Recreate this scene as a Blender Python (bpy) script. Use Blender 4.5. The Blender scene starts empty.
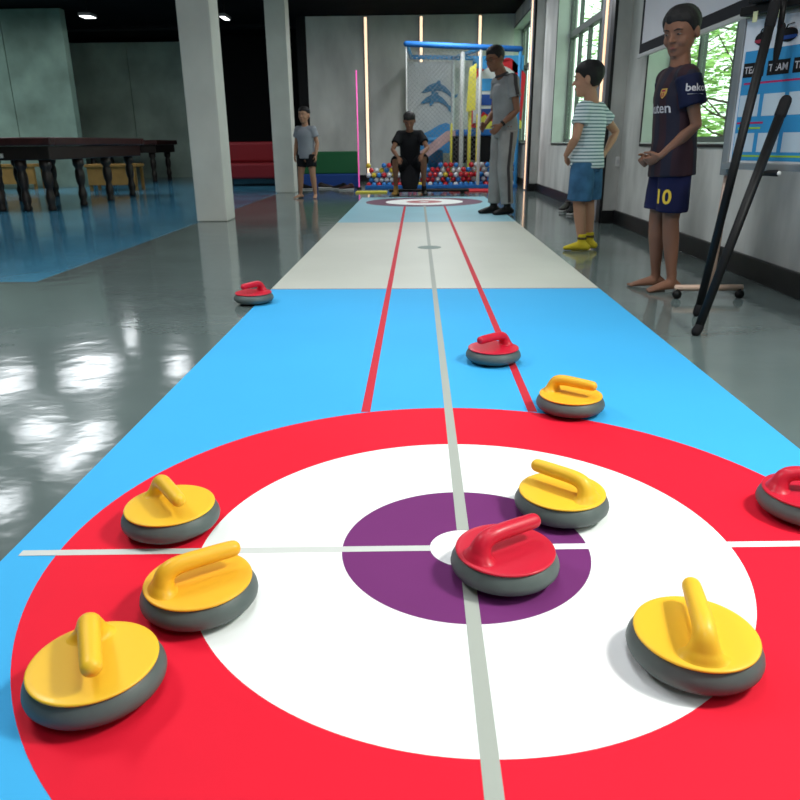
import bpy, bmesh, math, random
from mathutils import Vector, Matrix
from mathutils.bvhtree import BVHTree
random.seed(7)
S = bpy.context.scene
COL = S.collection
PI = math.pi
R = math.radians

# ------------------------------------------------------------------ materials
def mat(name, col, rough=0.6, spec=0.4, metal=0.0, var=0.0, vscale=8.0, bump=0.0, bscale=40.0,
        emit=None, estr=0.0, col2=None, detail=4.0, coat=0.0, sss=0.0, stretch=None, bdist=0.01):
    m = bpy.data.materials.new(name); m.use_nodes = True
    nt = m.node_tree; N = nt.nodes; L = nt.links
    b = N['Principled BSDF']
    b.inputs['Base Color'].default_value = (*col, 1)
    b.inputs['Roughness'].default_value = rough
    b.inputs['Specular IOR Level'].default_value = spec
    b.inputs['Metallic'].default_value = metal
    if coat: b.inputs['Coat Weight'].default_value = coat; b.inputs['Coat Roughness'].default_value = 0.15
    if emit: b.inputs['Emission Color'].default_value = (*emit, 1); b.inputs['Emission Strength'].default_value = estr
    if var or col2 or bump:
        tc = N.new('ShaderNodeTexCoord'); mp = N.new('ShaderNodeMapping')
        L.new(tc.outputs['Object'], mp.inputs['Vector'])
        if stretch: mp.inputs['Scale'].default_value = stretch
    if var or col2:
        n = N.new('ShaderNodeTexNoise'); n.inputs['Scale'].default_value = vscale; n.inputs['Detail'].default_value = detail
        L.new(mp.outputs['Vector'], n.inputs['Vector'])
        r = N.new('ShaderNodeValToRGB')
        a = [max(0, c*(1-var)) for c in col]; c2 = list(col2) if col2 else [min(1, c*(1+var)) for c in col]
        r.color_ramp.elements[0].position = 0.32; r.color_ramp.elements[1].position = 0.68
        r.color_ramp.elements[0].color = (*a, 1); r.color_ramp.elements[1].color = (*c2, 1)
        L.new(n.outputs['Fac'], r.inputs['Fac']); L.new(r.outputs['Color'], b.inputs['Base Color'])
    if bump:
        n2 = N.new('ShaderNodeTexNoise'); n2.inputs['Scale'].default_value = bscale; n2.inputs['Detail'].default_value = 3
        L.new(mp.outputs['Vector'], n2.inputs['Vector'])
        bp = N.new('ShaderNodeBump'); bp.inputs['Strength'].default_value = bump; bp.inputs['Distance'].default_value = bdist
        L.new(n2.outputs['Fac'], bp.inputs['Height']); L.new(bp.outputs['Normal'], b.inputs['Normal'])
    return m

def stripes(name, base, line, axis, freq, width, rough=0.8):
    m = mat(name, base, rough); nt = m.node_tree; N = nt.nodes; L = nt.links
    tc = N.new('ShaderNodeTexCoord'); sp = N.new('ShaderNodeSeparateXYZ'); L.new(tc.outputs['Object'], sp.inputs[0])
    mu = N.new('ShaderNodeMath'); mu.operation = 'MULTIPLY'; mu.inputs[1].default_value = freq; L.new(sp.outputs[axis], mu.inputs[0])
    fr = N.new('ShaderNodeMath'); fr.operation = 'FRACT'; L.new(mu.outputs[0], fr.inputs[0])
    lt = N.new('ShaderNodeMath'); lt.operation = 'LESS_THAN'; lt.inputs[1].default_value = width; L.new(fr.outputs[0], lt.inputs[0])
    mx = N.new('ShaderNodeMix'); mx.data_type = 'RGBA'; mx.inputs[6].default_value = (*base, 1); mx.inputs[7].default_value = (*line, 1)
    L.new(lt.outputs[0], mx.inputs[0]); L.new(mx.outputs[2], N['Principled BSDF'].inputs['Base Color'])
    return m

def glass(name, tint=(0.92, 1, 0.95)):
    m = bpy.data.materials.new(name); m.use_nodes = True; nt = m.node_tree; N = nt.nodes; L = nt.links
    N.remove(N['Principled BSDF']); out = N['Material Output']
    t = N.new('ShaderNodeBsdfTransparent'); t.inputs[0].default_value = (*tint, 1)
    g = N.new('ShaderNodeBsdfGlossy'); g.inputs['Roughness'].default_value = 0.05
    mx = N.new('ShaderNodeMixShader'); mx.inputs[0].default_value = 0.06; L.new(t.outputs[0], mx.inputs[1]); L.new(g.outputs[0], mx.inputs[2])
    L.new(mx.outputs[0], out.inputs[0]); return m

M = dict(
 floor=mat('floor_epoxy', (0.125, 0.160, 0.155), 0.10, 0.6, var=0.16, vscale=1.2, bump=0.13, bscale=6.5, bdist=0.012, stretch=(0.8, 1.0, 1)),
 floor_blue=mat('floor_epoxy_blue', (0.07, 0.28, 0.44), 0.11, 0.6, var=0.22, vscale=0.8, bump=0.10, bscale=6.5, bdist=0.012),
 wall=mat('wall_concrete', (0.56, 0.565, 0.54), 0.85, 0.2, var=0.30, vscale=2.2, detail=8, bump=0.25, bscale=25, stretch=(1, 1, 0.45)),
 wall_lit=mat('wall_concrete_lit', (0.66, 0.66, 0.62), 0.85, 0.2, var=0.16, vscale=2.2, detail=8, bump=0.2, bscale=25, stretch=(1, 1, 0.45)),  # paler copy of the concrete, extra light on the back wall put into colour
 wall_green=mat('wall_panel_green', (0.20, 0.29, 0.24), 0.85, 0.2, var=0.28, vscale=1.6, detail=8),
 wall_green_lit=mat('wall_panel_green_lit', (0.46, 0.58, 0.50), 0.85, 0.2, var=0.2, vscale=1.6, detail=8),  # brighter copy of the green panels, missing light painted into the far wall
 wall_dark=mat('wall_dark', (0.012, 0.012, 0.013), 0.8, 0.2),
 ceil=mat('ceiling_black', (0.006, 0.006, 0.007), 0.95, 0.1, var=0.3, vscale=2),
 beam=mat('beam_black', (0.012, 0.012, 0.014), 0.7, 0.2),
 base=mat('baseboard_black', (0.008, 0.008, 0.009), 0.35, 0.4, var=0.4, vscale=10),
 trimblack=mat('trim_black', (0.006, 0.006, 0.007), 0.4, 0.4),
 alu=mat('aluminium', (0.34, 0.35, 0.35), 0.4, 0.5, 0.6),
 lilac=mat('profile_lilac', (0.30, 0.30, 0.34), 0.5, 0.4, 0.2),
 led=mat('led_warm', (1, 0.8, 0.6), 0.5, emit=(1.0, 0.62, 0.36), estr=1.35),
 ledfar=mat('led_far', (1, 0.85, 0.7), 0.5, emit=(1.0, 0.72, 0.46), estr=1.35),
 frame=mat('window_frame', (0.12, 0.14, 0.13), 0.5, 0.4, 0.2),
 reveal=mat('window_reveal', (0.56, 0.62, 0.57), 0.8, 0.2, var=0.1, vscale=3),
 glass=glass('window_glass'),
 column=mat('column_paint', (0.62, 0.63, 0.58), 0.75, 0.2, var=0.06, vscale=2.5, detail=6),
 black=mat('black_plastic', (0.006, 0.006, 0.006), 0.5, 0.25),
 blackmatte=mat('black_matte', (0.010, 0.010, 0.011), 0.8, 0.2),
 rubber=mat('rubber_green_grey', (0.095, 0.118, 0.113), 0.48, 0.35, var=0.07, vscale=30),
 rubberfoot=mat('rubber_foot', (0.012, 0.013, 0.013), 0.6, 0.3),
 yellow=mat('stone_yellow', (0.88, 0.51, 0.025), 0.48, 0.35, coat=0.1),
 yellow2=mat('stone_amber', (0.88, 0.45, 0.018), 0.48, 0.35, coat=0.1),
 red=mat('stone_red', (0.60, 0.008, 0.032), 0.44, 0.35, coat=0.1),
 mat_blue=mat('mat_blue', (0.055, 0.42, 0.80), 0.65, 0.12, var=0.03, vscale=1.5),
 mat_pale=mat('mat_pale_blue', (0.30, 0.56, 0.66), 0.42, 0.35, var=0.04, vscale=2),
 mat_beige=mat('mat_beige', (0.60, 0.61, 0.54), 0.45, 0.3, var=0.03, vscale=2),
 mat_red=mat('mat_red', (0.80, 0.012, 0.035), 0.65, 0.12, var=0.05, vscale=2),
 mat_white=mat('mat_white', (0.92, 0.92, 0.91), 0.65, 0.15),
 mat_purple=mat('mat_purple', (0.17, 0.030, 0.155), 0.65, 0.12, var=0.04, vscale=3),
 mat_line=mat('mat_line_red', (0.60, 0.025, 0.045), 0.6, 0.15),
 mat_tape=mat('mat_tape_grey', (0.40, 0.42, 0.38), 0.6, 0.2),
 mat_tape_light=mat('mat_tape_light', (0.62, 0.63, 0.60), 0.6, 0.2),
 mat_mark=mat('mat_mark', (0.24, 0.30, 0.27), 0.6, 0.2),
 mat_maroon=mat('mat_maroon', (0.17, 0.075, 0.125), 0.5, 0.25),
 mat_rose=mat('mat_rose', (0.50, 0.16, 0.17), 0.5, 0.25),
 mat_joint=mat('mat_joint', (0.30, 0.12, 0.09), 0.7, 0.1),
 skin=mat('skin', (0.215, 0.100, 0.060), 0.6, 0.3, var=0.04, vscale=5),
 skinlight=mat('skin_light', (0.40, 0.215, 0.135), 0.6, 0.3, var=0.04, vscale=5),
 hair=mat('hair_black', (0.010, 0.009, 0.009), 0.65, 0.3, bump=0.6, bscale=120, bdist=0.004),
 eye=mat('eye_dark', (0.012, 0.009, 0.008), 0.2, 0.5),
 eyewhite=mat('eye_white', (0.22, 0.19, 0.17), 0.5, 0.3),
 lip=mat('lip', (0.27, 0.085, 0.07), 0.5, 0.3),
 jersey=stripes('jersey_stripes', (0.020, 0.004, 0.009), (0.006, 0.005, 0.016), 1, 12.0, 0.5),
 jersey_sleeve=mat('jersey_sleeve', (0.006, 0.009, 0.032), 0.8, 0.2),
 shorts_navy=mat('shorts_navy', (0.008, 0.010, 0.045), 0.8, 0.2, var=0.2, vscale=6),
 num=mat('number_yellow', (0.75, 0.50, 0.05), 0.6, 0.2),
 print=mat('print_white', (0.50, 0.48, 0.49), 0.6, 0.2),
 crest=mat('crest_red', (0.30, 0.03, 0.05), 0.6, 0.2),
 crest2=mat('crest_gold', (0.50, 0.33, 0.07), 0.6, 0.2),
 collar_orange=mat('collar_orange', (0.75, 0.30, 0.03), 0.7, 0.2),
 tee=stripes('tee_stripes', (0.56, 0.64, 0.66), (0.10, 0.19, 0.21), 2, 44.0, 0.38),
 denim=mat('denim', (0.035, 0.105, 0.20), 0.85, 0.2, var=0.35, vscale=9),
 sock=mat('sock_yellow', (0.62, 0.48, 0.03), 0.8, 0.2, var=0.1, vscale=20),
 sock_band=mat('sock_band', (0.10, 0.07, 0.03), 0.8, 0.2),
 polo=mat('polo_grey', (0.25, 0.26, 0.265), 0.85, 0.2, var=0.12, vscale=8),
 polodark=mat('polo_dark', (0.055, 0.050, 0.052), 0.85, 0.2),
 pants=mat('pants_grey', (0.27, 0.265, 0.255), 0.85, 0.2, var=0.15, vscale=7),
 tee_grey=mat('tee_grey', (0.25, 0.27, 0.3), 0.85, 0.2),
 clothblack=mat('cloth_black', (0.008, 0.008, 0.010), 0.85, 0.2),
 wood=mat('wood_dark', (0.020, 0.013, 0.010), 0.35, 0.4, var=0.3, vscale=8),
 wood_red=mat('wood_red', (0.05, 0.014, 0.012), 0.4, 0.4, var=0.3, vscale=8),
 felt=mat('felt_green', (0.02, 0.16, 0.08), 0.9, 0.1),
 plate=mat('plate_cream', (0.6, 0.58, 0.5), 0.5, 0.3),
 ochre=mat('wood_ochre', (0.30, 0.17, 0.045), 0.6, 0.3, var=0.15, vscale=6),
 redpad=mat('vinyl_red', (0.22, 0.012, 0.018), 0.5, 0.3),
 greenpad=mat('vinyl_green', (0.015, 0.12, 0.045), 0.5, 0.3),
 bluepad=mat('vinyl_blue', (0.015, 0.06, 0.26), 0.5, 0.3),
 playblue=mat('foam_blue', (0.015, 0.13, 0.42), 0.6, 0.3),
 playblue2=mat('foam_sky', (0.05, 0.30, 0.62), 0.6, 0.3, var=0.15, vscale=4),
 playwhite=mat('panel_white', (0.55, 0.57, 0.55), 0.6, 0.3, var=0.05, vscale=4),
 playred=mat('panel_red', (0.55, 0.02, 0.03), 0.5, 0.3),
 playyellow=mat('panel_yellow', (0.72, 0.66, 0.08), 0.5, 0.3),
 playgreen=mat('panel_green', (0.03, 0.22, 0.10), 0.5, 0.3),
 net=mat('net_grey', (0.26, 0.28, 0.28), 0.8, 0.2),
 dolphin=mat('dolphin_blue', (0.03, 0.17, 0.31), 0.5, 0.3, var=0.25, vscale=6),
 dolphin2=mat('dolphin_deep', (0.01, 0.035, 0.14), 0.5, 0.3),
 pink=mat('slide_pink', (0.52, 0.36, 0.36), 0.5, 0.3, var=0.15, vscale=5),
 neonpink=mat('tube_pink', (0.9, 0.1, 0.5), 0.5, emit=(0.9, 0.12, 0.45), estr=0.8),
 ball_red=mat('ball_red', (0.60, 0.02, 0.03), 0.3, 0.5),
 ball_blue=mat('ball_blue', (0.03, 0.22, 0.60), 0.3, 0.5),
 ball_white=mat('ball_white', (0.75, 0.78, 0.80), 0.3, 0.5),
 ball_yellow=mat('ball_yellow', (0.75, 0.55, 0.04), 0.3, 0.5),
 screen=mat('screen_white', (0.86, 0.86, 0.92), 0.9, 0.1),
 screenedge=mat('screen_border', (0.035, 0.035, 0.042), 0.8, 0.1),
 rail=mat('rail_white', (0.6, 0.6, 0.6), 0.4, 0.4),
 board=mat('board_blue', (0.035, 0.26, 0.50), 0.4, 0.35),
 boardwhite=mat('board_white', (0.66, 0.68, 0.70), 0.4, 0.35),
 boardbox=mat('board_box', (0.50, 0.58, 0.62), 0.4, 0.3),
 magenta=mat('line_magenta', (0.42, 0.02, 0.10), 0.5, 0.3),
 lime=mat('line_lime', (0.30, 0.52, 0.05), 0.5, 0.3),
 stand=mat('stand_beige', (0.60, 0.42, 0.32), 0.5, 0.4, 0.1),
 tagyellow=mat('tag_yellow', (0.60, 0.62, 0.34), 0.6, 0.3),
 lampw=mat('lamp_lens', (1, 1, 1), 0.5, emit=(0.93, 0.96, 1.0), estr=4.0),
 lamphouse=mat('lamp_housing', (0.16, 0.16, 0.16), 0.6, 0.3),
 leaf=mat('leaf_green', (0.28, 0.60, 0.10), 0.6, 0.3, var=0.45, vscale=3, col2=(0.55, 0.85, 0.28)),
 bark=mat('bark', (0.10, 0.08, 0.05), 0.9, 0.2, var=0.3, vscale=10),
 ground=mat('outdoor_ground', (0.30, 0.33, 0.26), 0.9, 0.1, var=0.3, vscale=2),
 white=mat('white_plastic', (0.7, 0.7, 0.68), 0.4, 0.4),
 lace=mat('shoe_white', (0.6, 0.6, 0.6), 0.6, 0.3),
)

# ------------------------------------------------------------------ mesh helpers
class MB:
    def __init__(s): s.v = []; s.f = []; s.sm = []
    def add(s, vs, fs, smooth=False, mtx=None):
        o = len(s.v)
        for v in vs:
            v = Vector(v); s.v.append(mtx @ v if mtx else v)
        for f in fs: s.f.append([i+o for i in f]); s.sm.append(smooth)
        return s
    def box(s, x0, x1, y0, y1, z0, z1, bev=0.0, mtx=None, seg=2):
        bm = bmesh.new(); bmesh.ops.create_cube(bm, size=1)
        for v in bm.verts:
            v.co = Vector(((x0+x1)/2+v.co.x*(x1-x0), (y0+y1)/2+v.co.y*(y1-y0), (z0+z1)/2+v.co.z*(z1-z0)))
        if bev: bmesh.ops.bevel(bm, geom=bm.edges[:], offset=bev, segments=seg, profile=0.5, affect='EDGES')
        bm.verts.ensure_lookup_table()
        s.add([v.co.copy() for v in bm.verts], [[v.index for v in f.verts] for f in bm.faces], False, mtx); bm.free(); return s
    def ring_loft(s, rings, closed=True, cap=True, smooth=True, mtx=None):
        n = len(rings[0]); vs = [p for r in rings for p in r]; fs = []
        for i in range(len(rings)-1):
            for j in range(n if closed else n-1):
                a = i*n+j; b = i*n+(j+1) % n; fs.append([a, b, b+n, a+n])
        if cap: fs.append(list(range(n))[::-1]); fs.append([(len(rings)-1)*n+j for j in range(n)])
        return s.add(vs, fs, smooth, mtx)
    def lathe(s, prof, n=48, mtx=None, smooth=True, cx=0, cy=0):
        rings = [[Vector((cx+r*math.cos(2*PI*k/n), cy+r*math.sin(2*PI*k/n), z)) for k in range(n)] for r, z in prof]
        return s.ring_loft(rings, mtx=mtx, smooth=smooth)
    def tube(s, pts, rad, n=12, round_ends=False, flat=1.0, side=None, mtx=None):
        """sweep; rad = number or list of r or (r_side, r_up)"""
        P = [Vector(p) for p in pts]; m = len(P)
        if not isinstance(rad, (list, tuple)): rad = [rad]*m
        rr = [(r if isinstance(r, (list, tuple)) else (r, r*flat)) for r in rad]
        if round_ends:
            P2, r2 = [], []
            d0 = (P[0]-P[1]).normalized(); d1 = (P[-1]-P[-2]).normalized()
            for a in (80, 55, 28):
                c, sn = math.cos(R(a)), math.sin(R(a)); P2.append(P[0]+d0*rr[0][1]*sn); r2.append((rr[0][0]*c, rr[0][1]*c))
            P2 += P; r2 += rr
            for a in (28, 55, 80):
                c, sn = math.cos(R(a)), math.sin(R(a)); P2.append(P[-1]+d1*rr[-1][1]*sn); r2.append((rr[-1][0]*c, rr[-1][1]*c))
            P, rr = P2, r2; m = len(P)
        u = None; rings = []
        for i in range(m):
            t = (P[min(i+1, m-1)]-P[max(i-1, 0)]).normalized()
            if side is not None: u = Vector(side); u = (u-t*u.dot(t)).normalized()
            elif u is None:
                a = Vector((0, 0, 1)) if abs(t.z) < 0.9 else Vector((1, 0, 0)); u = t.cross(a).normalized()
            else: u = (u-t*u.dot(t)).normalized()
            w = t.cross(u)
            rings.append([P[i]+u*rr[i][0]*math.cos(2*PI*k/n)+w*rr[i][1]*math.sin(2*PI*k/n) for k in range(n)])
        return s.ring_loft(rings, mtx=mtx)
    def cyl(s, a, b, r, n=16, r2=None): return s.tube([a, b], [r, r if r2 is None else r2], n)
    def ball(s, c, r, n=16, m=10, rx=None, mtx=None):
        c = Vector(c); r = Vector((r, r, r)) if not hasattr(r, '__len__') else Vector(r); rings = []
        for i in range(m+1):
            th = PI*(i+0.02)/(m+0.04); rings.append([Vector((r.x*math.sin(th)*math.cos(2*PI*k/n), r.y*math.sin(th)*math.sin(2*PI*k/n), -r.z*math.cos(th))) for k in range(n)])
        rings = [[(rx @ p if rx else p)+c for p in q] for q in rings]
        return s.ring_loft(rings, mtx=mtx)
    def poly(s, pts, mtx=None): return s.add(pts, [list(range(len(pts)))], False, mtx)
    def prism(s, pts2, fn, t):
        """pts2: 2-D outline; fn(a,b,c)->world with c depth 0..t"""
        n = len(pts2); vs = [fn(a, b, 0) for a, b in pts2]+[fn(a, b, t) for a, b in pts2]
        fs = [list(range(n))[::-1], list(range(n, 2*n))]+[[i, (i+1) % n, (i+1) % n+n, i+n] for i in range(n)]
        return s.add(vs, fs)
    def mesh(s, name):
        me = bpy.data.meshes.new(name); me.from_pydata([tuple(v) for v in s.v], [], s.f)
        for p, k in zip(me.polygons, s.sm): p.use_smooth = k
        bm = bmesh.new(); bm.from_mesh(me); bmesh.ops.recalc_face_normals(bm, faces=bm.faces[:]); bm.to_mesh(me); bm.free()
        return me

def put(name, mb, m, parent=None, label=None, loc=None, rotz=0):
    me = mb.mesh(name) if isinstance(mb, MB) else mb
    me.materials.clear(); me.materials.append(m)
    o = bpy.data.objects.new(name, me); COL.objects.link(o)
    if parent: o.parent = parent
    if loc: o.location = loc
    if rotz: o.rotation_euler.z = rotz
    if label: o['label'] = label
    return o
def thing(name, label, cat, loc=(0, 0, 0), rotz=0, group=None):
    o = bpy.data.objects.new(name, None); COL.objects.link(o); o.empty_display_size = 0.1
    o.location = loc; o.rotation_euler = (0, 0, rotz); o['label'] = label; o['category'] = cat
    if group: o['group'] = group
    return o
def tag(o, label, cat, group=None):
    o['label'] = label; o['category'] = cat
    if group: o['group'] = group
    return o
def struct(name, mb, m, parent=None, label=None):
    o = put(name, mb, m, parent)
    if not parent: o['kind'] = 'structure'
    if label: o['label'] = label
    return o
def copy_tree(o, parent=None):
    c = o.copy(); COL.objects.link(c); c.parent = parent
    for ch in [x for x in bpy.data.objects if x.parent == o]: copy_tree(ch, c)
    return c
def remesh(mb, voxel, smooth=2, name='m'):
    me = mb.mesh(name); o = bpy.data.objects.new('tmp', me); COL.objects.link(o)
    r = o.modifiers.new('r', 'REMESH'); r.mode = 'VOXEL'; r.voxel_size = voxel
    if smooth:
        s = o.modifiers.new('s', 'SMOOTH'); s.factor = 0.5; s.iterations = smooth
    dg = bpy.context.evaluated_depsgraph_get(); dg.update()
    me2 = bpy.data.meshes.new_from_object(o.evaluated_get(dg)); me2.name = name
    bpy.data.objects.remove(o); bpy.data.meshes.remove(me)
    for p in me2.polygons: p.use_smooth = True
    return me2
FONT_CACHE = {}
def text_mesh(txt, size, extrude=0.0008, bold=0.0):
    c = bpy.data.curves.new('t', 'FONT'); c.body = txt; c.size = size; c.extrude = extrude; c.offset = bold
    c.align_x = 'CENTER'; c.align_y = 'CENTER'; c.resolution_u = 4
    o = bpy.data.objects.new('t', c); COL.objects.link(o)
    dg = bpy.context.evaluated_depsgraph_get(); dg.update()
    me = bpy.data.meshes.new_from_object(o.evaluated_get(dg)); bpy.data.objects.remove(o)
    bm = bmesh.new(); bm.from_mesh(me); bmesh.ops.triangulate(bm, faces=bm.faces[:])
    for _ in range(2): bmesh.ops.subdivide_edges(bm, edges=[e for e in bm.edges if e.calc_length() > size*0.12], cuts=1)
    bm.to_mesh(me); bm.free(); return me
def decal(me, origin, right, up, target, off=0.0015):
    """wrap a flat mesh onto a target mesh, looking along -normal"""
    origin, right, up = Vector(origin), Vector(right).normalized(), Vector(up).normalized(); n = right.cross(up)
    bvh = BVHTree.FromPolygons([v.co for v in target.vertices], [list(p.vertices) for p in target.polygons])
    for v in me.vertices:
        p = origin+right*v.co.x+up*v.co.y
        h = bvh.ray_cast(p+n*0.3, -n)
        q = h[0] if h[0] is not None else p
        v.co = q+n*(off+max(0, v.co.z)*0.5)
    return me

# ------------------------------------------------------------------ the room
XW = 1.83; CEIL = 3.12; YB = 16.0; XL = -11.0; Y0 = -3.0
struct('floor', MB().box(XL, XW+0.3, Y0, 20.5, -0.1, 0), M['floor'])
fb = struct('trim_1', MB().box(XL, -2.36, 4.26, 20.4, 0.0, 0.002), M['floor_blue'], label='blue painted floor zone on the left')
struct('ceiling', MB().box(XL, XW+0.3, Y0, 20.5, CEIL, CEIL+0.1), M['ceil'])
# right wall with openings: (y0, y1); sill .73, head 2.85
WINS = [(-0.2, 1.9), (4.0, 6.67), (8.2, 11.08), (13.3, 16.1)]
SILL, HEAD, TH = 0.73, 2.86, 0.26
w = MB(); ys = [Y0]+[v for a in WINS for v in a]+[20.5]
for i in range(0, len(ys), 2): w.box(XW, XW+TH, ys[i], ys[i+1], 0, CEIL)
for a, b in WINS: w.box(XW, XW+TH, a, b, 0, SILL); w.box(XW, XW+TH, a, b, HEAD, CEIL)
struct('wall_right', w, M['wall'])
struct('wall_back', MB().box(-2.3, XW, YB, YB+0.2, 0, CEIL), M['wall_lit'])
struct('wall_back_dark', MB().box(-5.5, -2.3, 18.7, 18.9, 0, CEIL).box(-2.5, -2.3, YB, 18.7, 0, CEIL), M['wall_dark'])
gl = MB()
for k in range(3): gl.box(-9.6+k*1.36, -9.6+(k+1)*1.36-0.02, 18.6, 18.8, 0, 3.02)
struct('wall_left_far', gl, M['wall_green_lit'])
gl = MB()
for k in range(4): gl.box(-10.98+k*1.12, -10.98+(k+1)*1.12-0.015, 14.5, 14.7, 0, 3.09)
struct('wall_left_panel', gl, M['wall_green'])
struct('wall_left', MB().box(XL-0.2, XL, Y0, 20.5, 0, CEIL), M['wall_green'])
struct('wall_front', MB().box(XL, XW, Y0-0.2, Y0, 0, CEIL), M['wall'])
struct('wall_rear', MB().box(XL, XW+0.3, 20.5, 20.7, 0, CEIL), M['wall_dark'])
bb = MB()
for a, b in ((Y0, 7.3), (7.85, 12.2), (12.75, YB)): bb.box(XW-0.025, XW, a, b, 0, 0.125, 0.004)
struct('baseboard_right', bb, M['base'])
struct('baseboard_back', MB().box(-2.3, XW-0.03, YB-0.025, YB, 0, 0.12), M['base'])
# pilasters with light profiles
for n, (a, b) in enumerate(((7.3, 7.85), (12.2, 12.75))):
    struct('wall_pilaster_%d' % (n+1), MB().box(1.70, XW, a, b, 0, CEIL), M['wall'])
    struct('trim_%d' % (n+2), MB().box(1.672, 1.70, a-0.004, a+0.13, 0, CEIL).box(1.69, 1.828, a-0.03, a-0.004, 0, 0.12), M['trimblack'])
    t = thing('light_strip', ['warm vertical light strip on the pillar behind the boy in the striped tee', 'warm vertical light strip on the pillar behind the man in grey'][n], 'light strip', (1.69, a+0.30, 0), group='vertical light strips on the right wall')
    put('profile', MB().box(-0.012, 0.009, -0.16, 0.22, 0.01, CEIL-0.01, 0.002), M['lilac'], t)
    put('light_line', MB().box(-0.020, -0.0125, -0.025, 0.05, 0.02, CEIL-0.02), M['led'], t)
for n, x in enumerate((-1.11, -0.01, 1.15)):
    t = thing('light_strip', 'warm vertical light strip on the back wall, ' + ['left end of the play frame', 'behind the dolphin panel', 'beside the man'][n], 'light strip', (x, YB-0.02, 0), group='vertical light strips on the back wall')
    put('profile', MB().box(-0.05, 0.05, -0.01, 0.015, 0.13, CEIL-0.02, 0.002), M['lilac'], t)
    put('light_line', MB().box(-0.026, 0.026, -0.018, -0.0105, 0.14, CEIL-0.03), M['ledfar'], t)
# windows
GX = XW+0.17
for n, (a, b) in enumerate(WINS):
    f = MB(); e = 0.05
    f.box(GX, GX+0.06, a, a+e, SILL, HEAD); f.box(GX, GX+0.06, b-e, b, SILL, HEAD)
    f.box(GX, GX+0.06, a+e, b-e, SILL, SILL+e); f.box(GX, GX+0.06, a+e, b-e, HEAD-e, HEAD); f.box(GX-0.01, GX+0.07, a+e, b-e, 2.07, 2.15)
    k = max(2, round((b-a)/0.62)); L_ = b-a
    for i in range(1, k):
        y = a+L_*i/k; f.box(GX+0.005, GX+0.055, y-0.022, y+0.022, SILL+e, 2.07); 
        if i % 2 == 0: f.box(GX+0.006, GX+0.054, y-0.02, y+0.02, 2.15, HEAD-e)
    wo = struct('window_%d' % (n+1), f, M['frame'])
    for i in range(k):
        put('pane', MB().box(GX+0.025, GX+0.031, a+e+0.001 if i == 0 else a+L_*i/k+0.0225, b-e-0.001 if i == k-1 else a+L_*(i+1)/k-0.0225, SILL+e+0.001, 2.069), M['glass'], wo)
    put('upper_pane', MB().box(GX+0.026, GX+0.030, a+e+0.001, b-e-0.001, 2.151, HEAD-e-0.001), M['glass'], wo)
    rv = MB()
    rv.box(XW-0.004, GX-0.001, b-0.012, b-0.001, SILL+0.012, HEAD-0.012); rv.box(XW-0.004, GX-0.001, a+0.001, a+0.012, SILL+0.012, HEAD-0.012)
    rv.box(XW-0.012, GX-0.001, a+0.001, b-0.001, SILL+0.001, SILL+0.012); rv.box(XW-0.004, GX-0.001, a+0.001, b-0.001, HEAD-0.012, HEAD-0.001)
    put('reveal', rv, M['reveal'], wo)
    ed = MB(); ed.box(XW-0.010, XW-0.001, b-0.001, b+0.022, SILL-0.02, HEAD+0.02); ed.box(XW-0.010, XW-0.001, a-0.022, a+0.001, SILL-0.02, HEAD+0.02)
    ed.box(XW-0.010, XW-0.001, a, b, SILL-0.02, SILL); ed.box(XW-0.010, XW-0.001, a, b, HEAD, HEAD+0.02)
    put('edge_trim', ed, M['trimblack'], wo)
# columns
for n, (x0, x1, y0, y1) in enumerate(((-2.39, -2.07, 7.72, 8.07), (-2.41, -2.09, 12.3, 12.64))):
    struct('wall_column_%d' % (n+1), MB().box(x0, x1, y0, y1, 0, CEIL, 0.012), M['column'])
for n, y in enumerate((5.2, 8.0, 12.5, 17.0)):
    struct('trim_%d' % (10+n), MB().box(XL, XW, y-0.15, y+0.15, CEIL-0.06, CEIL), M['beam'])
# outside
struct('ground', MB().box(XW+TH+0.02, 14, -6, 24, -0.4, -0.05), M['ground'])
def tree(x, y, h, rad, n, label, seed):
    rnd = random.Random(seed); t = thing('tree', label, 'tree', (x, y, -0.05), group='trees outside the windows')
    tr = MB(); tr.tube([(0, 0, 0), (0.05, 0.03, h*0.3), (0, 0.1, h*0.6), (0.05, 0.1, h*0.85)], [0.09, 0.07, 0.05, 0.02], 10)
    for k in range(12):
        a = rnd.uniform(0, 2*PI); z = h*rnd.uniform(0.15, 0.7); l = rad*rnd.uniform(0.6, 1.0)
        tr.tube([(0, 0.05, z), (math.cos(a)*l*0.5, math.sin(a)*l*0.5, z+0.15), (math.cos(a)*l, math.sin(a)*l, z+0.5)], [0.022, 0.014, 0.006], 6)
    put('trunk', tr, M['bark'], t)
    lf = MB()
    for _ in range(n):
        a = rnd.uniform(0, 2*PI); q = rad*math.sqrt(rnd.random()); z = rnd.uniform(0.15, 1.0)*h
        c = Vector((math.cos(a)*q, math.sin(a)*q, z)); s = rnd.uniform(0.05, 0.10)
        mx = Matrix.Translation(c) @ Matrix.Rotation(rnd.uniform(0, 2*PI), 4, 'Z') @ Matrix.Rotation(rnd.uniform(-1.2, 1.2), 4, 'X')
        lf.add([(-s, 0, 0), (-s*0.3, s*0.28, 0.012), (s*0.5, s*0.22, 0.01), (s*1.1, 0, 0), (s*0.5, -s*0.22, 0.01), (-s*0.3, -s*0.28, 0.012)], [[0, 1, 2, 3, 4, 5]], False, mx)
    put('foliage', lf, M['leaf'], t)
tree(4.0, 5.2, 3.6, 1.5, 3800, 'leafy green tree seen through the window beside the scoreboard', 1)
tree(7.0, 8.2, 4.6, 1.6, 3000, 'leafy green tree outside, between the two nearer windows', 5)
tree(4.6, 11.2, 3.4, 1.5, 2200, 'leafy green tree seen through the window by the striped boy', 2)
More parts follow.
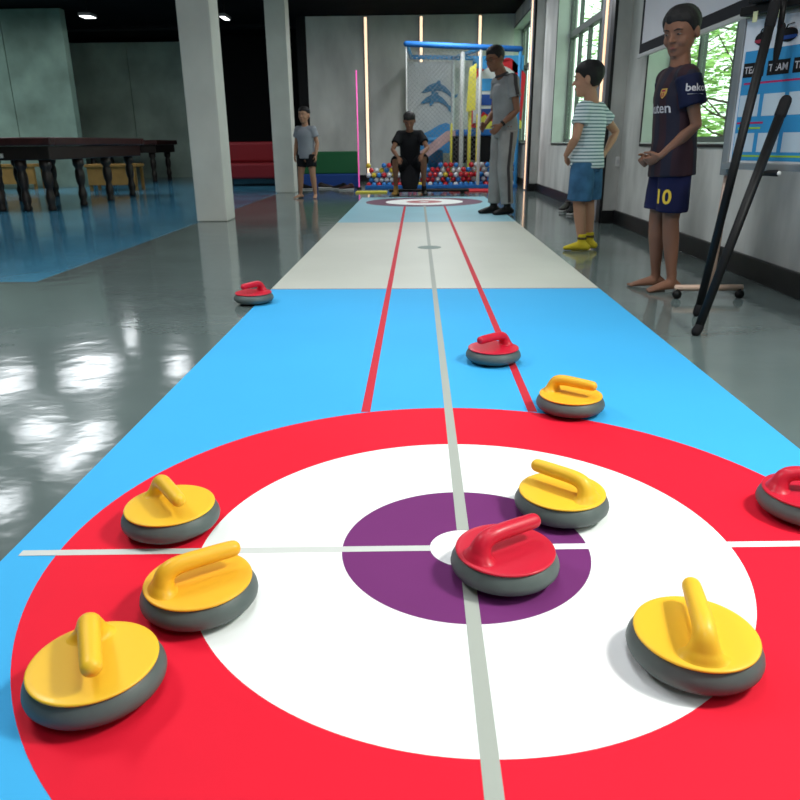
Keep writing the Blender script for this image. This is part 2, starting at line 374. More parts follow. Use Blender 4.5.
tree(4.6, 14.8, 3.8, 1.7, 2200, 'leafy green tree outside the far window above the play area', 3)
tree(5.6, 18.7, 3.8, 1.9, 2200, 'leafy green tree farthest away outside the windows', 4)

# ------------------------------------------------------------------ the curling mat
rug = thing('curling_mat', 'long blue and beige curling lane mat with target rings on the grey floor', 'mat', (0, 0, 0))
x0, x1 = -0.901, 0.895
def slab(name, ya, yb, m, z0=0.0, z1=0.003, xa=x0, xb=x1, label=None, sk=0.0, ska=0.0):
    mb = MB(); P = [(xa, ya+ska*xa), (xb, ya+ska*xb), (xb, yb+sk*xb), (xa, yb+sk*xa)]
    mb.prism(P, lambda a, b, c: Vector((a, b, z0+c)), z1-z0); return put(name, mb, m, rug, label)
SK = -0.0088
slab('near_panel', 0.30, 3.966, M['mat_blue'], sk=SK, label='bright blue printed end of the lane')
slab('middle_panel', 3.9665, 7.50, M['mat_beige'], ska=SK, label='beige middle stretch of the lane')
slab('far_panel', 7.5005, 11.05, M['mat_pale'], label='pale blue far end of the lane')
slab('joint_line', 3.960, 3.972, M['mat_joint'], 0.003, 0.0032, sk=SK, ska=SK)
def ring(name, y, ro, ri, m, z, label):
    n = 160; mb = MB(); vs = []; fs = []
    for k in range(n):
        c, s = math.cos(2*PI*k/n), math.sin(2*PI*k/n)
        vs += [(ro*c, y+ro*s, z), (max(ri, 1e-4)*c, y+max(ri, 1e-4)*s, z), (ro*c, y+ro*s, 0.003), (max(ri, 1e-4)*c, y+max(ri, 1e-4)*s, 0.003)]
    for k in range(n):
        a = 4*k; b = 4*((k+1) % n); fs += [[a, b, b+1, a+1], [a, a+2, b+2, b], [a+1, b+1, b+3, a+3]]
    mb.add(vs, fs); return put(name, mb, m, rug, label)
HY = 1.259
ring('outer_ring', HY, 0.803, 0.523, M['mat_red'], 0.0036, 'bright red outer ring of the near target')
ring('middle_ring', HY, 0.523, 0.2425, M['mat_white'], 0.0036, 'white ring of the near target')
ring('inner_ring', HY, 0.2425, 0.069, M['mat_purple'], 0.0036, 'purple ring of the near target')
ring('button', HY, 0.069, 0.0, M['mat_white'], 0.0036, 'white centre of the near target')
FY = 10.14
ring('outer_ring', FY, 0.785, 0.521, M['mat_maroon'], 0.0036, 'dull maroon outer ring of the far target')
ring('middle_ring', FY, 0.521, 0.24, M['mat_white'], 0.0036, 'white ring of the far target')
ring('inner_ring', FY, 0.24, 0.069, M['mat_rose'], 0.0036, 'rose red inner ring of the far target')
ring('button', FY, 0.069, 0.0, M['mat_white'], 0.0036, 'white centre of the far target')
slab('centre_tape', 0.30, HY-0.0695, M['mat_tape'], 0.0037, 0.0041, -0.0125, 0.0125)
slab('centre_tape', HY+0.0695, 9.5, M['mat_tape'], 0.0037, 0.0041, -0.0125, 0.0125)
slab('side_line', HY+0.770, 9.42, M['mat_line'], 0.0031, 0.0035, -0.2615, -0.2345, 'red side line left of the grey centre tape')
slab('side_line', HY+0.770, 9.42, M['mat_line'], 0.0031, 0.0035, 0.2345, 0.2615, 'red side line right of the grey centre tape')
for xa, xb in ((-0.876, -0.069), (0.069, 0.894)):
    slab('cross_tape', HY-0.010, HY+0.010, M['mat_tape_light'] if xa < 0 else M['mat_white'], 0.0037, 0.0041, xa, xb, 'thin cross line over the near target', 0.03, 0.03)
mk = MB(); mk.lathe([(0.09, 0.0031), (0.09, 0.0045), (0.088, 0.0046)], 40, cx=0.0, cy=5.62); put('spot_mark', mk, M['mat_mark'], rug, 'small dark oval spot on the beige stretch')

# ------------------------------------------------------------------ curling stones
body = MB(); body.lathe([(0.001, 0.004), (0.068, 0.004), (0.074, 0.0055), (0.086, 0.0095), (0.094, 0.0150), (0.0985, 0.0215), (0.0996, 0.027), (0.0985, 0.033), (0.0955, 0.0395), (0.0915, 0.0450), (0.0885, 0.0485), (0.086, 0.050), (0.001, 0.050)], 72)
foot = MB(); foot.lathe([(0.001, 0.0), (0.066, 0.0), (0.069, 0.0015), (0.069, 0.0055), (0.001, 0.0055)], 60)
disc = MB(); disc.lathe([(0.001, 0.0502), (0.0895, 0.0502), (0.0908, 0.0512), (0.0912, 0.0527), (0.0905, 0.0541), (0.0885, 0.0548), (0.080, 0.0552), (0.05, 0.0556), (0.001, 0.0558)], 72)
h = MB()
hp = [(-0.0600, 0, 0.0520), (-0.0600, 0, 0.0550), (-0.0598, 0, 0.0590), (-0.0586, 0, 0.0650), (-0.0566, 0, 0.0725), (-0.0525, 0, 0.0805), (-0.0445, 0, 0.0872), (-0.0310, 0, 0.0908), (-0.012, 0, 0.0920), (0.010, 0, 0.0920), (0.034, 0, 0.0918), (0.058, 0, 0.0914), (0.066, 0, 0.0912)]
hr = [(0.043, 0.027), (0.037, 0.0245), (0.031, 0.0215), (0.0255, 0.0185), (0.0215, 0.0170), (0.0185, 0.0162), (0.0170, 0.0158), (0.0164, 0.0155), (0.0160, 0.0152), (0.0158, 0.0150), (0.0155, 0.0148), (0.0150, 0.0144), (0.0145, 0.0140)]
def resample(P, Q, k=5):
    oP, oQ = [], []
    for i in range(len(P)-1):
        a = P[max(i-1, 0)]; b = P[i]; c = P[i+1]; d = P[min(i+2, len(P)-1)]
        for j in range(k):
            t = j/k
            cr = lambda a, b, c, d: 0.5*((2*b)+(-a+c)*t+(2*a-5*b+4*c-d)*t*t+(-a+3*b-3*c+d)*t**3)
            oP.append(tuple(cr(a[m], b[m], c[m], d[m]) for m in range(len(b))))
            oQ.append(tuple(Q[i][m]*(1-t)+Q[i+1][m]*t for m in range(len(Q[i]))))
    oP.append(P[-1]); oQ.append(Q[-1]); return oP, oQ
hp, hr = resample(hp, hr, 4)
h.tube(hp, hr, 28, side=(0, 1, 0))
# rounded tip
tipc = Vector(hp[-1]); dd = Vector((1, 0, 0.03)).normalized(); rr0 = hr[-1]; rings = []
for a in (0, 20, 40, 60, 78, 88):
    c, s = math.cos(R(a)), math.sin(R(a)); up = Vector((-0.03, 0, 1)).normalized()
    rings.append([tipc+dd*rr0[1]*s*0.9+Vector((0, 1, 0))*rr0[0]*c*math.cos(2*PI*k/28)+up*rr0[1]*c*math.sin(2*PI*k/28) for k in range(28)])
h.ring_loft(rings)
for_h = remesh(h, 0.0016, 4, 'handle')
bm = bmesh.new(); bm.from_mesh(for_h)
for v in bm.verts:
    rad = math.hypot(v.co.x, v.co.y)
    if rad > 0.0875 and v.co.z < 0.08: v.co.x *= 0.0875/rad; v.co.y *= 0.0875/rad
bm.to_mesh(for_h); bm.free()
MESH = dict(body=body.mesh('body'), foot=foot.mesh('foot'), disc=disc.mesh('disc'))
MESH['body'].materials.append(M['rubber']); MESH['foot'].materials.append(M['rubberfoot'])
def colored(me, m, nm): c = me.copy(); c.name = nm; c.materials.clear(); c.materials.append(m); return c
CM = {}
for k in ('yellow', 'yellow2', 'red'): CM[k] = (colored(MESH['disc'], M[k], 'top_disc_'+k), colored(for_h, M[k], 'handle_'+k))
def stone(x, y, head, c, label, z=0.0037):
    t = thing('curling_stone', label, 'curling stone', (x, y, z), R(head), group='curling stones lying around the near target')
    for nm, me in (('base', MESH['body']), ('glide_foot', MESH['foot']), ('top_disc', CM[c][0]), ('handle', CM[c][1])):
        o = bpy.data.objects.new(nm, me); COL.objects.link(o); o.parent = t
    return t
stone(-0.563, 0.856, -65, 'yellow', 'yellow curling stone with grey rim nearest the lower left, handle pointing at the viewer')
stone(-0.470, 1.066, 34, 'yellow2', 'yellow curling stone at the left edge of the white ring, its handle pointing right')
stone(-0.607, 1.337, -54, 'yellow', 'yellow curling stone on the red ring just above the thin cross line on the left')
stone(0.067, 1.168, 33, 'red', 'red curling stone covering the centre of the near target')
stone(0.215, 1.405, 137, 'yellow', 'yellow curling stone just behind the red one near the target centre')
stone(0.328, 0.931, 80, 'yellow', 'yellow curling stone at the lower right, handle pointing straight away from the viewer')
stone(0.182, 2.553, -140, 'red', 'red curling stone standing on the right red side line of the blue stretch')
stone(0.358, 2.033, -38, 'yellow2', 'yellow curling stone at the far edge of the red ring, handle pointing right')
stone(-0.918, 3.61, -122, 'red', 'red curling stone straddling the left edge of the mat, farthest from the viewer', 0.0031)
stone(0.735, 1.405, -12, 'red', 'red curling stone cut off by the right edge of the photo')

# ------------------------------------------------------------------ people
def V3(*a): return Vector(a)
def head_parts(mb, c, hh, yaw, pitch, lean=0.0):
    """c = centre of the head, hh = head height; +X is forward in head space"""
    mx = Matrix.Translation(c) @ Matrix.Rotation(yaw, 4, 'Z') @ Matrix.Rotation(pitch, 4, 'Y') @ Matrix.Rotation(lean, 4, 'X')
    k = hh
    rings = []
    prof = [(-0.49, 0.10, 0.10, 0.20), (-0.46, 0.17, 0.15, 0.17), (-0.38, 0.25, 0.22, 0.11), (-0.28, 0.31, 0.265, 0.06), (-0.14, 0.37, 0.305, 0.02), (0.0, 0.405, 0.33, 0.0), (0.14, 0.42, 0.35, -0.01), (0.27, 0.40, 0.335, -0.015), (0.38, 0.32, 0.28, -0.02), (0.46, 0.20, 0.18, -0.02), (0.497, 0.06, 0.06, -0.02)]
    for z, a, b, ox in prof:
        rings.append([V3((ox+a*math.cos(t))*k, b*math.sin(t)*k, z*k) for t in [2*PI*j/24 for j in range(24)]])
    mb.ring_loft(rings, mtx=mx)
    # nose, brow, lips, cheeks, ears
    mb.tube([mx @ V3(0.37*k, 0, 0.06*k), mx @ V3(0.435*k, 0, -0.06*k), mx @ V3(0.475*k, 0, -0.115*k)], [0.028*k, 0.036*k, 0.044*k], 10, round_ends=True)
    for s in (-1, 1):
        mb.ball(mx @ V3(0.425*k, s*0.045*k, -0.125*k), (0.03*k, 0.028*k, 0.024*k), 10, 6)
        mb.ball(mx @ V3(0.24*k, s*0.15*k, -0.13*k), (0.13*k, 0.12*k, 0.14*k), 16, 10)
        mb.tube([mx @ V3(0.395*k, s*0.05*k, 0.085*k), mx @ V3(0.355*k, s*0.19*k, 0.085*k)], 0.026*k, 8, round_ends=True)
        mb.ball(mx @ V3(-0.03*k, s*0.365*k, -0.04*k), (0.085*k, 0.040*k, 0.135*k), 12, 8, rx=mx.to_3x3())
    mb.tube([mx @ V3(0.375*k, -0.085*k, -0.245*k), mx @ V3(0.405*k, 0, -0.235*k), mx @ V3(0.375*k, 0.085*k, -0.245*k)], [0.018*k, 0.028*k, 0.018*k], 8, round_ends=True)
    mb.tube([mx @ V3(0.370*k, -0.07*k, -0.285*k), mx @ V3(0.395*k, 0, -0.285*k), mx @ V3(0.370*k, 0.07*k, -0.285*k)], [0.016*k, 0.026*k, 0.016*k], 8, round_ends=True)
    mb.ball(mx @ V3(0.30*k, 0, -0.41*k), (0.08*k, 0.09*k, 0.06*k), 12, 8)
    return mx
HEADP = [(-0.49, 0.10, 0.10, 0.20), (-0.46, 0.17, 0.15, 0.17), (-0.38, 0.25, 0.22, 0.11), (-0.28, 0.31, 0.265, 0.06), (-0.14, 0.37, 0.305, 0.02), (0.0, 0.405, 0.33, 0.0), (0.14, 0.42, 0.35, -0.01), (0.27, 0.40, 0.335, -0.015), (0.38, 0.32, 0.28, -0.02), (0.46, 0.20, 0.18, -0.02), (0.497, 0.06, 0.06, -0.02)]
def hair_mesh(mx, k, style, seed=1):
    rnd = random.Random(seed); mb = MB(); n = 48; rings = []; off = style.get('off', 0.06)
    def prof(z):
        for a, b in zip(HEADP, HEADP[1:]):
            if a[0] <= z <= b[0]:
                t = (z-a[0])/(b[0]-a[0]); return [a[m]*(1-t)+b[m]*t for m in (1, 2, 3)]
        return [0.02, 0.02, -0.02] if z > 0 else [0.1, 0.1, 0.2]
    for i in range(22):
        ph = i/21; row = []
        for j in range(n):
            t = 2*PI*j/n; fr = math.cos(t)
            if fr > 0.72: low = style['front']
            elif fr > 0.3: low = style['side']+(style['front']-style['side'])*((fr-0.3)/0.42)
            elif fr > -0.05: low = style['side']
            elif fr > -0.35: low = style['back']+(style['side']-style['back'])*((fr+0.35)/0.30)
            else: low = style['back']
            low += 0.022*math.sin(t*7)+0.016*math.sin(t*17)+0.012*math.sin(t*23)
            z = low+(0.50-low)*math.sin(ph*PI/2)
            a, b, ox = prof(z)
            o = off*(0.22+0.78*min(1, ph*3.2))
            w_ = 1+0.02*math.sin(t*11+ph*9)*min(1, ph*4)
            if ph > 0.999: a, b = 0.03, 0.03; o = 0
            row.append(mx @ V3((ox+(a+o)*w_*math.cos(t))*k, (b+o*0.85)*w_*math.sin(t)*k, (z+off*0.95*math.sin(ph*PI/2)**2)*k))
        rings.append(row)
    mb.ring_loft(rings, cap=True)
    return mb
def hand(mb, w, d, nrm, s, curl=0.35, sc=1.0, thumb=1):
    """w wrist, d pointing dir, nrm palm normal (curl towards), thumb side = d x nrm * thumb"""
    d = Vector(d).normalized(); nrm = Vector(nrm); nrm = (nrm-d*nrm.dot(d)).normalized(); side = d.cross(nrm).normalized()*thumb
    w = Vector(w); q = sc
    mb.tube([w-d*0.01*q, w+d*0.03*q, w+d*0.070*q, w+d*0.082*q], [(0.021*q, 0.017*q), (0.032*q, 0.014*q), (0.036*q, 0.013*q), (0.030*q, 0.010*q)], 14, round_ends=True, side=side)
    for i, (o, l) in enumerate(((0.027, 0.066), (0.009, 0.074), (-0.009, 0.068), (-0.026, 0.053))):
        p = w+d*0.072*q+side*o*q; pts = [p]; a = curl*0.6; 
        for seg in (0.42, 0.32, 0.26):
            p = p+(d*math.cos(a)+nrm*math.sin(a)+side*o*1.2)*l*seg*q; pts.append(p); a += curl
        mb.tube(pts, [0.0085*q, 0.0080*q, 0.0074*q, 0.0066*q], 8, round_ends=True)
    p = w+d*0.022*q+side*0.024*q; t1 = (d*0.65+side*0.65+nrm*0.35).normalized(); t2 = (d*0.9+side*0.15+nrm*0.5).normalized()
    mb.tube([p, p+t1*0.034*q, p+t1*0.034*q+t2*0.028*q, p+t1*0.034*q+t2*0.050*q], [0.013*q, 0.0105*q, 0.0092*q, 0.0078*q], 8, round_ends=True)
def foot_shape(mb, an, d, sc=1.0, toes=True, grow=0.0, sole=0.0):
    an = Vector(an); d = Vector((d[0], d[1], 0)).normalized(); sd = V3(-d.y, d.x, 0); g = grow
    z = lambda h_: V3(0, 0, h_-an.z)
    P = [an-d*0.055*sc+z(0.026), an-d*0.035*sc+z(0.034), an+d*0.02*sc+z(0.036), an+d*0.08*sc+z(0.026), an+d*0.125*sc+z(0.018), an+d*0.15*sc+z(0.014)]
    RR = [(0.024, 0.024), (0.030, 0.034), (0.031, 0.036), (0.037, 0.026), (0.041, 0.018), (0.036, 0.013)]
    P = [p+V3(0, 0, (g)) for p in P]
    mb.tube(P, [(a*sc+g, b*sc+g) for a, b in RR], 14, round_ends=True, side=sd)
    mb.tube([an+V3(0, 0, 0.04), an+z(0.04)], [0.031*sc+g, 0.034*sc+g], 12)
    if toes:
        for i in range(5):
            o = -0.030+0.015*i; l = (0.020, 0.024, 0.027, 0.028, 0.032)[i]
            b = an+d*0.143*sc+sd*o*sc*toes+z(0.012)
            mb.tube([b, b+d*l*sc-V3(0, 0, 0.003)], [0.0082*sc, 0.0078*sc if i < 4 else 0.011*sc], 8, round_ends=True)

def flat(me, z=0.0008):
    for v in me.vertices:
        if v.co.z < z: v.co.z = z
    return me
def person(label, loc, heading, H, J, hair_style, skin, head_yaw=0, head_pitch=0, voxel=0.0055, hh=0.165, hand_k=None, feet=True, group=None, lean=0.0, hand_spec=None, bare=True, fatness=1.0):
    """J = joints in metres in the local frame (x forward, y left, z up)"""
    t = thing('person', label, 'person', (loc[0], loc[1], 0.0), R(heading))
    mb = MB(); k = H; j = {a: Vector(b) for a, b in J.items()}
    hk = hh*H
    mx = head_parts(mb, j['head'], hk, R(head_yaw), R(head_pitch), R(lean))
    W = fatness
    # neck and torso
    mb.tube([j['neck']-(j['head']-j['neck'])*0.1, (j['neck']+j['head'])/2, j['head']-V3(0, 0, hk*0.1)], [0.038*k, 0.033*k, 0.033*k], 14)
    hipc = (j['hipL']+j['hipR'])/2; shc = (j['shL']+j['shR'])/2; ax = (j['shL']-j['shR']).normalized(); up = (shc-hipc)
    T = lambda f, r: hipc+up*f
    mb.tube([hipc-up*0.12, hipc, hipc+up*0.25, hipc+up*0.5, hipc+up*0.75, hipc+up*0.93, hipc+up*1.04, j['neck']],
            [(0.075*k*W, 0.055*k*W), (0.095*k*W, 0.065*k*W), (0.084*k*W, 0.058*k*W), (0.086*k*W, 0.060*k*W), (0.100*k*W, 0.066*k*W), (0.100*k*W, 0.058*k*W), (0.065*k*W, 0.042*k*W), (0.036*k*W, 0.034*k*W)], 20, round_ends=True, side=ax)
    for s in ('L', 'R'):
        sh, el, wr = j['sh'+s], j['el'+s], j['wr'+s]
        mb.tube([shc+(sh-shc)*0.45, sh, sh+(el-sh)*0.5, el, el+(wr-el)*0.35, el+(wr-el)*0.75, wr], [0.036*k*W, 0.033*k*W, 0.027*k*W, 0.0225*k*W, 0.0235*k*W, 0.018*k*W, 0.0145*k*W], 14, round_ends=True)
        hp_, kn, an = j['hip'+s], j['kn'+s], j['an'+s]
        mb.tube([hp_+V3(0, 0, 0.02*k), hp_+(kn-hp_)*0.3, hp_+(kn-hp_)*0.7, kn, kn+(an-kn)*0.3, kn+(an-kn)*0.65, an+(kn-an)*0.08, an], [0.056*k*W, 0.050*k*W, 0.040*k*W, 0.0335*k*W, 0.034*k*W, 0.0265*k*W, 0.0195*k*W, 0.019*k*W], 16, round_ends=True)
        hs = hand_spec[s]; hand(mb, wr, hs[0], hs[1], s, hs[2] if len(hs) > 2 else 0.35, H/1.72 if not hand_k else hand_k, hs[3] if len(hs) > 3 else 1)
        foot_shape(mb, an, j['toe'+s]-an, H/1.75, toes=(1 if s == 'L' else -1) if bare else False)
    me = remesh(mb, voxel, 3, 'body')
    flat(me)
    b = put('body', me, skin, t)
    # eyes
    for s in (-1, 1):
        e = MB(); e.ball(mx @ V3(0.352*hk, s*0.145*hk, 0.012*hk), (0.048*hk, 0.050*hk, 0.015*hk), 12, 8, rx=mx.to_3x3()); eo = put('eye', e, M['eyewhite'], t)
        e = MB(); e.ball(mx @ V3(0.392*hk, s*0.142*hk, 0.013*hk), (0.014*hk, 0.026*hk, 0.015*hk), 10, 6, rx=mx.to_3x3()); put('iris', e, M['eye'], eo)
        e = MB(); e.tube([mx @ V3(0.418*hk, s*0.06*hk, 0.095*hk), mx @ V3(0.40*hk, s*0.14*hk, 0.115*hk), mx @ V3(0.345*hk, s*0.23*hk, 0.09*hk)], [0.010*hk, 0.014*hk, 0.007*hk], 8); put('eyebrow', e, M['hair'], t)
    e = MB(); e.tube([mx @ V3(0.395*hk, -0.075*hk, -0.263*hk), mx @ V3(0.428*hk, 0, -0.258*hk), mx @ V3(0.395*hk, 0.075*hk, -0.263*hk)], [0.008*hk, 0.018*hk, 0.008*hk], 8, round_ends=True); put('mouth', e, M['lip'], t)
    put('hair', remesh(hair_mesh(mx, hk, hair_style), 0.006, 2, 'hair'), M['hair'], t)
    return t, j, me, mx, hk
def wrinkle(me, amp, fx=30, seed=0):
    for v in me.vertices:
        c = v.co; n = v.normal
        a = math.sin(c.z*fx+math.sin(c.y*17+seed)*2.1+c.x*13)*0.6+math.sin(c.z*fx*0.43+c.x*31+seed*2)*0.4
        v.co = c+n*a*amp
    return me
def shirt(j, H, hem_z, sl=0.55, loose=0.014, W=1.0, voxel=0.007, flare=0.0, neck_up=0.3, sleeve_r=0.042):
    mb = MB(); k = H; g = loose
    hipc = (j['hipL']+j['hipR'])/2; shc = (j['shL']+j['shR'])/2; ax = (j['shL']-j['shR']).normalized(); up = (shc-hipc)
    f0 = (hem_z-hipc.z)/up.z
    fs = [f0, f0+(0.3-f0)*0.5, 0.3, 0.55, 0.78, 0.93, 1.04, 1.12]
    rr_ = [(0.098, 0.070), (0.096, 0.070), (0.090, 0.064), (0.092, 0.065), (0.102, 0.069), (0.100, 0.060), (0.068, 0.044), (0.043, 0.037)]
    pts = [hipc+up*f for f in fs[:-1]]+[j['neck']+V3(0, 0, -0.004*k)]
    rad = [(a*k*W+g+flare*(1-i/7), b*k*W+g+flare*(1-i/7)) for i, (a, b) in enumerate(rr_)]; rad[-1] = (0.040*k*W+0.004, 0.038*k*W+0.004)
    mb.tube(pts, rad, 24, side=ax)
    for s in ('L', 'R'):
        sh, el = j['sh'+s], j['el'+s]
        mb.tube([shc+(sh-shc)*0.35+V3(0, 0, 0.0), sh+(sh-shc)*0.02, sh+(el-sh)*0.35, sh+(el-sh)*sl], [0.040*k*W+g*0.6, (sleeve_r-0.003)*k*W+g*0.7, (sleeve_r-0.005)*k*W+g*0.9, (sleeve_r-0.004)*k*W+g*1.1], 18, round_ends=False)
        mb.ball(sh, (0.039*k*W+g*0.6,)*3, 14, 10)
    return mb
def sleeve_only(j, H, s, a, b, W, g, r):
    sh, el = j['sh'+s], j['el'+s]; mb = MB()
    mb.tube([sh+(el-sh)*a, sh+(el-sh)*((a+b)/2), sh+(el-sh)*b], [r*H*W+g, r*H*W+g, r*H*W+g], 18); return mb
def trousers(j, H, top_z, legf, loose=0.014, W=1.0, legr=0.058, endr=0.050, lower=None):
    """legf: how far down (0 hip .. 1 knee .. 2 ankle)"""
    mb = MB(); k = H; g = loose; hipc = (j['hipL']+j['hipR'])/2; ax = (j['hipL']-j['hipR']).normalized()
    mb.tube([hipc-V3(0, 0, 0.045*k), hipc, V3(hipc.x, hipc.y, top_z)], [(0.085*k*W+g, 0.060*k*W+g), (0.096*k*W+g, 0.068*k*W+g), (0.090*k*W+g, 0.064*k*W+g*0.8)], 22, side=ax)
    for s in ('L', 'R'):
        hp_, kn, an = j['hip'+s], j['kn'+s], j['an'+s]
        def at(f): return hp_+(kn-hp_)*f if f <= 1 else kn+(an-kn)*(f-1)
        n = 7; pts = [at(legf*i/(n-1)) for i in range(n)]
        rad = [legr*k*W*(1-i/(n-1))+endr*k*W*(i/(n-1))+g for i in range(n)]
        mb.tube(pts, rad, 20)
    return mb

SHORT = dict(front=0.24, side=0.10, back=-0.20)
# --- boy in dark football kit
Hb = 1.365
J = dict(head=(0.025, 0, 1.250), neck=(0.012, 0, 1.095), shL=(0.015, 0.120, 1.045), shR=(0.020, -0.130, 1.045),
         elL=(-0.035, 0.160, 0.825), elR=(-0.045, -0.175, 0.825), wrL=(0.090, 0.080, 0.685), wrR=(0.095, -0.07, 0.675),
         hipL=(0.0, 0.055, 0.66), hipR=(0.0, -0.055, 0.66), knL=(-0.005, 0.052, 0.365), knR=(0.030, -0.048, 0.365),
         anL=(-0.045, 0.050, 0.062), anR=(0.0, -0.060, 0.062), toeL=(0.2, 0.10, 0), toeR=(0.2, -0.10, 0))
t, j, bme, hmx, hk = person('boy in a dark football jersey with navy shorts numbered 10, barefoot beside the scoreboard', (1.208, 3.93), 183, Hb, J,
    dict(front=0.26, side=0.02, back=-0.20, off=0.06), M['skin'], head_yaw=40, head_pitch=14, hh=0.160, voxel=0.0050, fatness=0.90,
    hand_spec=dict(L=((0.75, -0.55, -0.45), (0.2, -0.9, 0.2), 0.75, -1), R=((0.75, 0.5, -0.45), (0.2, 0.9, 0.2), 0.75, 1)))
sm_ = wrinkle(remesh(shirt(j, Hb, 0.585, sl=0.60, loose=0.012, W=0.94, flare=0.010, sleeve_r=0.040), 0.007, 3, 'shirt'), 0.0028, 26)
put('shirt', sm_, M['jersey'], t, 'dark maroon and navy striped football shirt')
for s in ('L', 'R'):
    so = wrinkle(remesh(sleeve_only(j, Hb, s, 0.0, 0.60, 0.94, 0.0135, 0.039).ball(j['sh'+s]-V3(0, 0, 0.004), (0.0535,)*3, 16, 10), 0.006, 2, 'sleeve'), 0.002, 40)
    slv = put('sleeve', so, M['jersey_sleeve'], t, 'navy sleeve')
    if s == 'L':
        mid = j['shL']+(j['elL']-j['shL'])*0.30; ax_ = (j['elL']-j['shL']).normalized()
        dn = Vector((0, 1, 0.12)).normalized(); rt = V3(-1, 0, 0); upv = V3(0.0, 0, 1)
        put('sleeve_print', decal(text_mesh('beko', 0.046, bold=0.0008), mid+V3(0, 0, 0.012), rt, upv, so), M['print'], slv, 'white lettering beko')
        u = MB(); u.box(-0.036, 0.036, -0.0015, 0.0015, 0, 0.0008)
        um = u.mesh('u'); bm = bmesh.new(); bm.from_mesh(um); bmesh.ops.subdivide_edges(bm, edges=bm.edges[:], cuts=5); bm.to_mesh(um); bm.free()
        put('print_underline', decal(um, mid+V3(0, 0, -0.016), rt, upv, so), M['print'], slv)
put('chest_print', decal(text_mesh('Rakuten', 0.066, bold=0.0006), V3(0.2, -0.002, 0.905), V3(0, 1, 0), V3(0, 0, 1), sm_), M['print'], t, 'white lettering Rakuten across the chest')
cr = MB(); cr.prism([(-0.018, 0.02), (0.018, 0.02), (0.020, 0.0), (0.012, -0.017), (0, -0.026), (-0.012, -0.017), (-0.020, 0.0)], lambda a, b, c: V3(a, b, c), 0.001)
crm = cr.mesh('crest'); 
put('crest', decal(crm, V3(0.2, 0.062, 0.975), V3(0, 1, 0), V3(0, 0, 1), sm_, 0.002), M['crest2'], t, 'small shield crest in red and gold')
cr = MB()
for a in (-0.010, 0.002): cr.box(a, a+0.006, -0.018, 0.002, 0, 0.001)
cr.box(-0.012, 0.012, 0.006, 0.015, 0, 0.001)
put('crest_stripe', decal(cr.mesh('cs'), V3(0.2, 0.062, 0.975), V3(0, 1, 0), V3(0, 0, 1), sm_, 0.0035), M['crest'], t)
co = MB(); co.tube([j['neck']+V3(0.058*math.cos(a)+0.002, 0.060*math.sin(a), -0.006-0.030*max(0, math.cos(a))**2) for a in [2*PI*i/24 for i in range(25)]], 0.0055, 8)
put('collar', co, M['collar_orange'], t, 'orange edged collar')
smx = wrinkle(remesh(trousers(j, Hb, 0.72, 0.84, 0.011, 0.92, 0.055, 0.055), 0.007, 3, 'shorts'), 0.003, 22, 2)
sho = put('shorts', smx, M['shorts_navy'], t, 'navy shorts with a yellow 10 on the leg')
put('shorts_number', decal(text_mesh('10', 0.098, bold=0.0022), V3(0.052, 0.07, 0.485), V3(-0.78, 0.62, 0), V3(0, 0, 1), smx), M['num'], sho, 'yellow number 10')

# --- boy in striped tee
Hs = 1.275
J = dict(head=(0.02, 0, 1.160), neck=(0.0, 0, 1.010), shL=(0.0, 0.125, 0.965), shR=(0.0, -0.125, 0.965),
         elL=(0.010, 0.195, 0.775), elR=(-0.085, -0.260, 0.815), wrL=(0.110, 0.120, 0.665), wrR=(-0.085, -0.115, 0.690),
         hipL=(0.0, 0.064, 0.615), hipR=(0.0, -0.064, 0.615), knL=(0.01, 0.068, 0.335), knR=(0.0, -0.068, 0.335),
         anL=(-0.035, 0.075, 0.058), anR=(-0.03, -0.065, 0.058), toeL=(0.2, 0.11, 0), toeR=(0.2, -0.06, 0))
J['head'] = (0.035, 0, 1.160)
t, j, bme, hmx, hk = person('boy in a white striped tee and denim shorts standing with hands on hips, yellow socks', (1.118, 5.47), 143, Hs, J,
    dict(front=0.22, side=0.03, back=-0.24, off=0.062), M['skinlight'], head_yaw=16, head_pitch=4, hh=0.175, voxel=0.0050, bare=False,
    hand_spec=dict(L=((0.35, -0.75, -0.5), (-0.8, -0.4, -0.2), 0.5, 1), R=((-0.1, 0.8, -0.45), (0.9, 0.3, -0.1), 0.4, 1)))
sm_ = wrinkle(remesh(shirt(j, Hs, 0.575, sl=0.52, loose=0.012, W=0.98, flare=0.012, sleeve_r=0.041), 0.007, 3, 'shirt'), 0.003, 24, 3)
put('shirt', sm_, M['tee'], t, 'white tee with thin grey green stripes')
put('shorts', wrinkle(remesh(trousers(j, Hs, 0.66, 0.93, 0.013, 0.98, 0.058, 0.062), 0.007, 3, 'shorts'), 0.003, 22, 5), M['denim'], t, 'blue denim shorts')
for s in ('L', 'R'):
    mb = MB(); foot_shape(mb, j['an'+s], j['toe'+s]-j['an'+s], Hs/1.60, False, 0.004)
    mb.tube([j['an'+s]+V3(0, 0, 0.065), j['an'+s]+V3(0, 0, 0.02), j['an'+s]-V3(0, 0, 0.01)], [0.0315, 0.0305, 0.034], 16)
    so = put('sock', flat(remesh(mb, 0.004, 2, 'sock')), M['sock'], t, 'mustard yellow sock')
    mb = MB(); mb.tube([j['an'+s]+V3(0, 0, 0.044), j['an'+s]+V3(0, 0, 0.028)], 0.0335, 18); put('sock_band', mb, M['sock_band'], so)

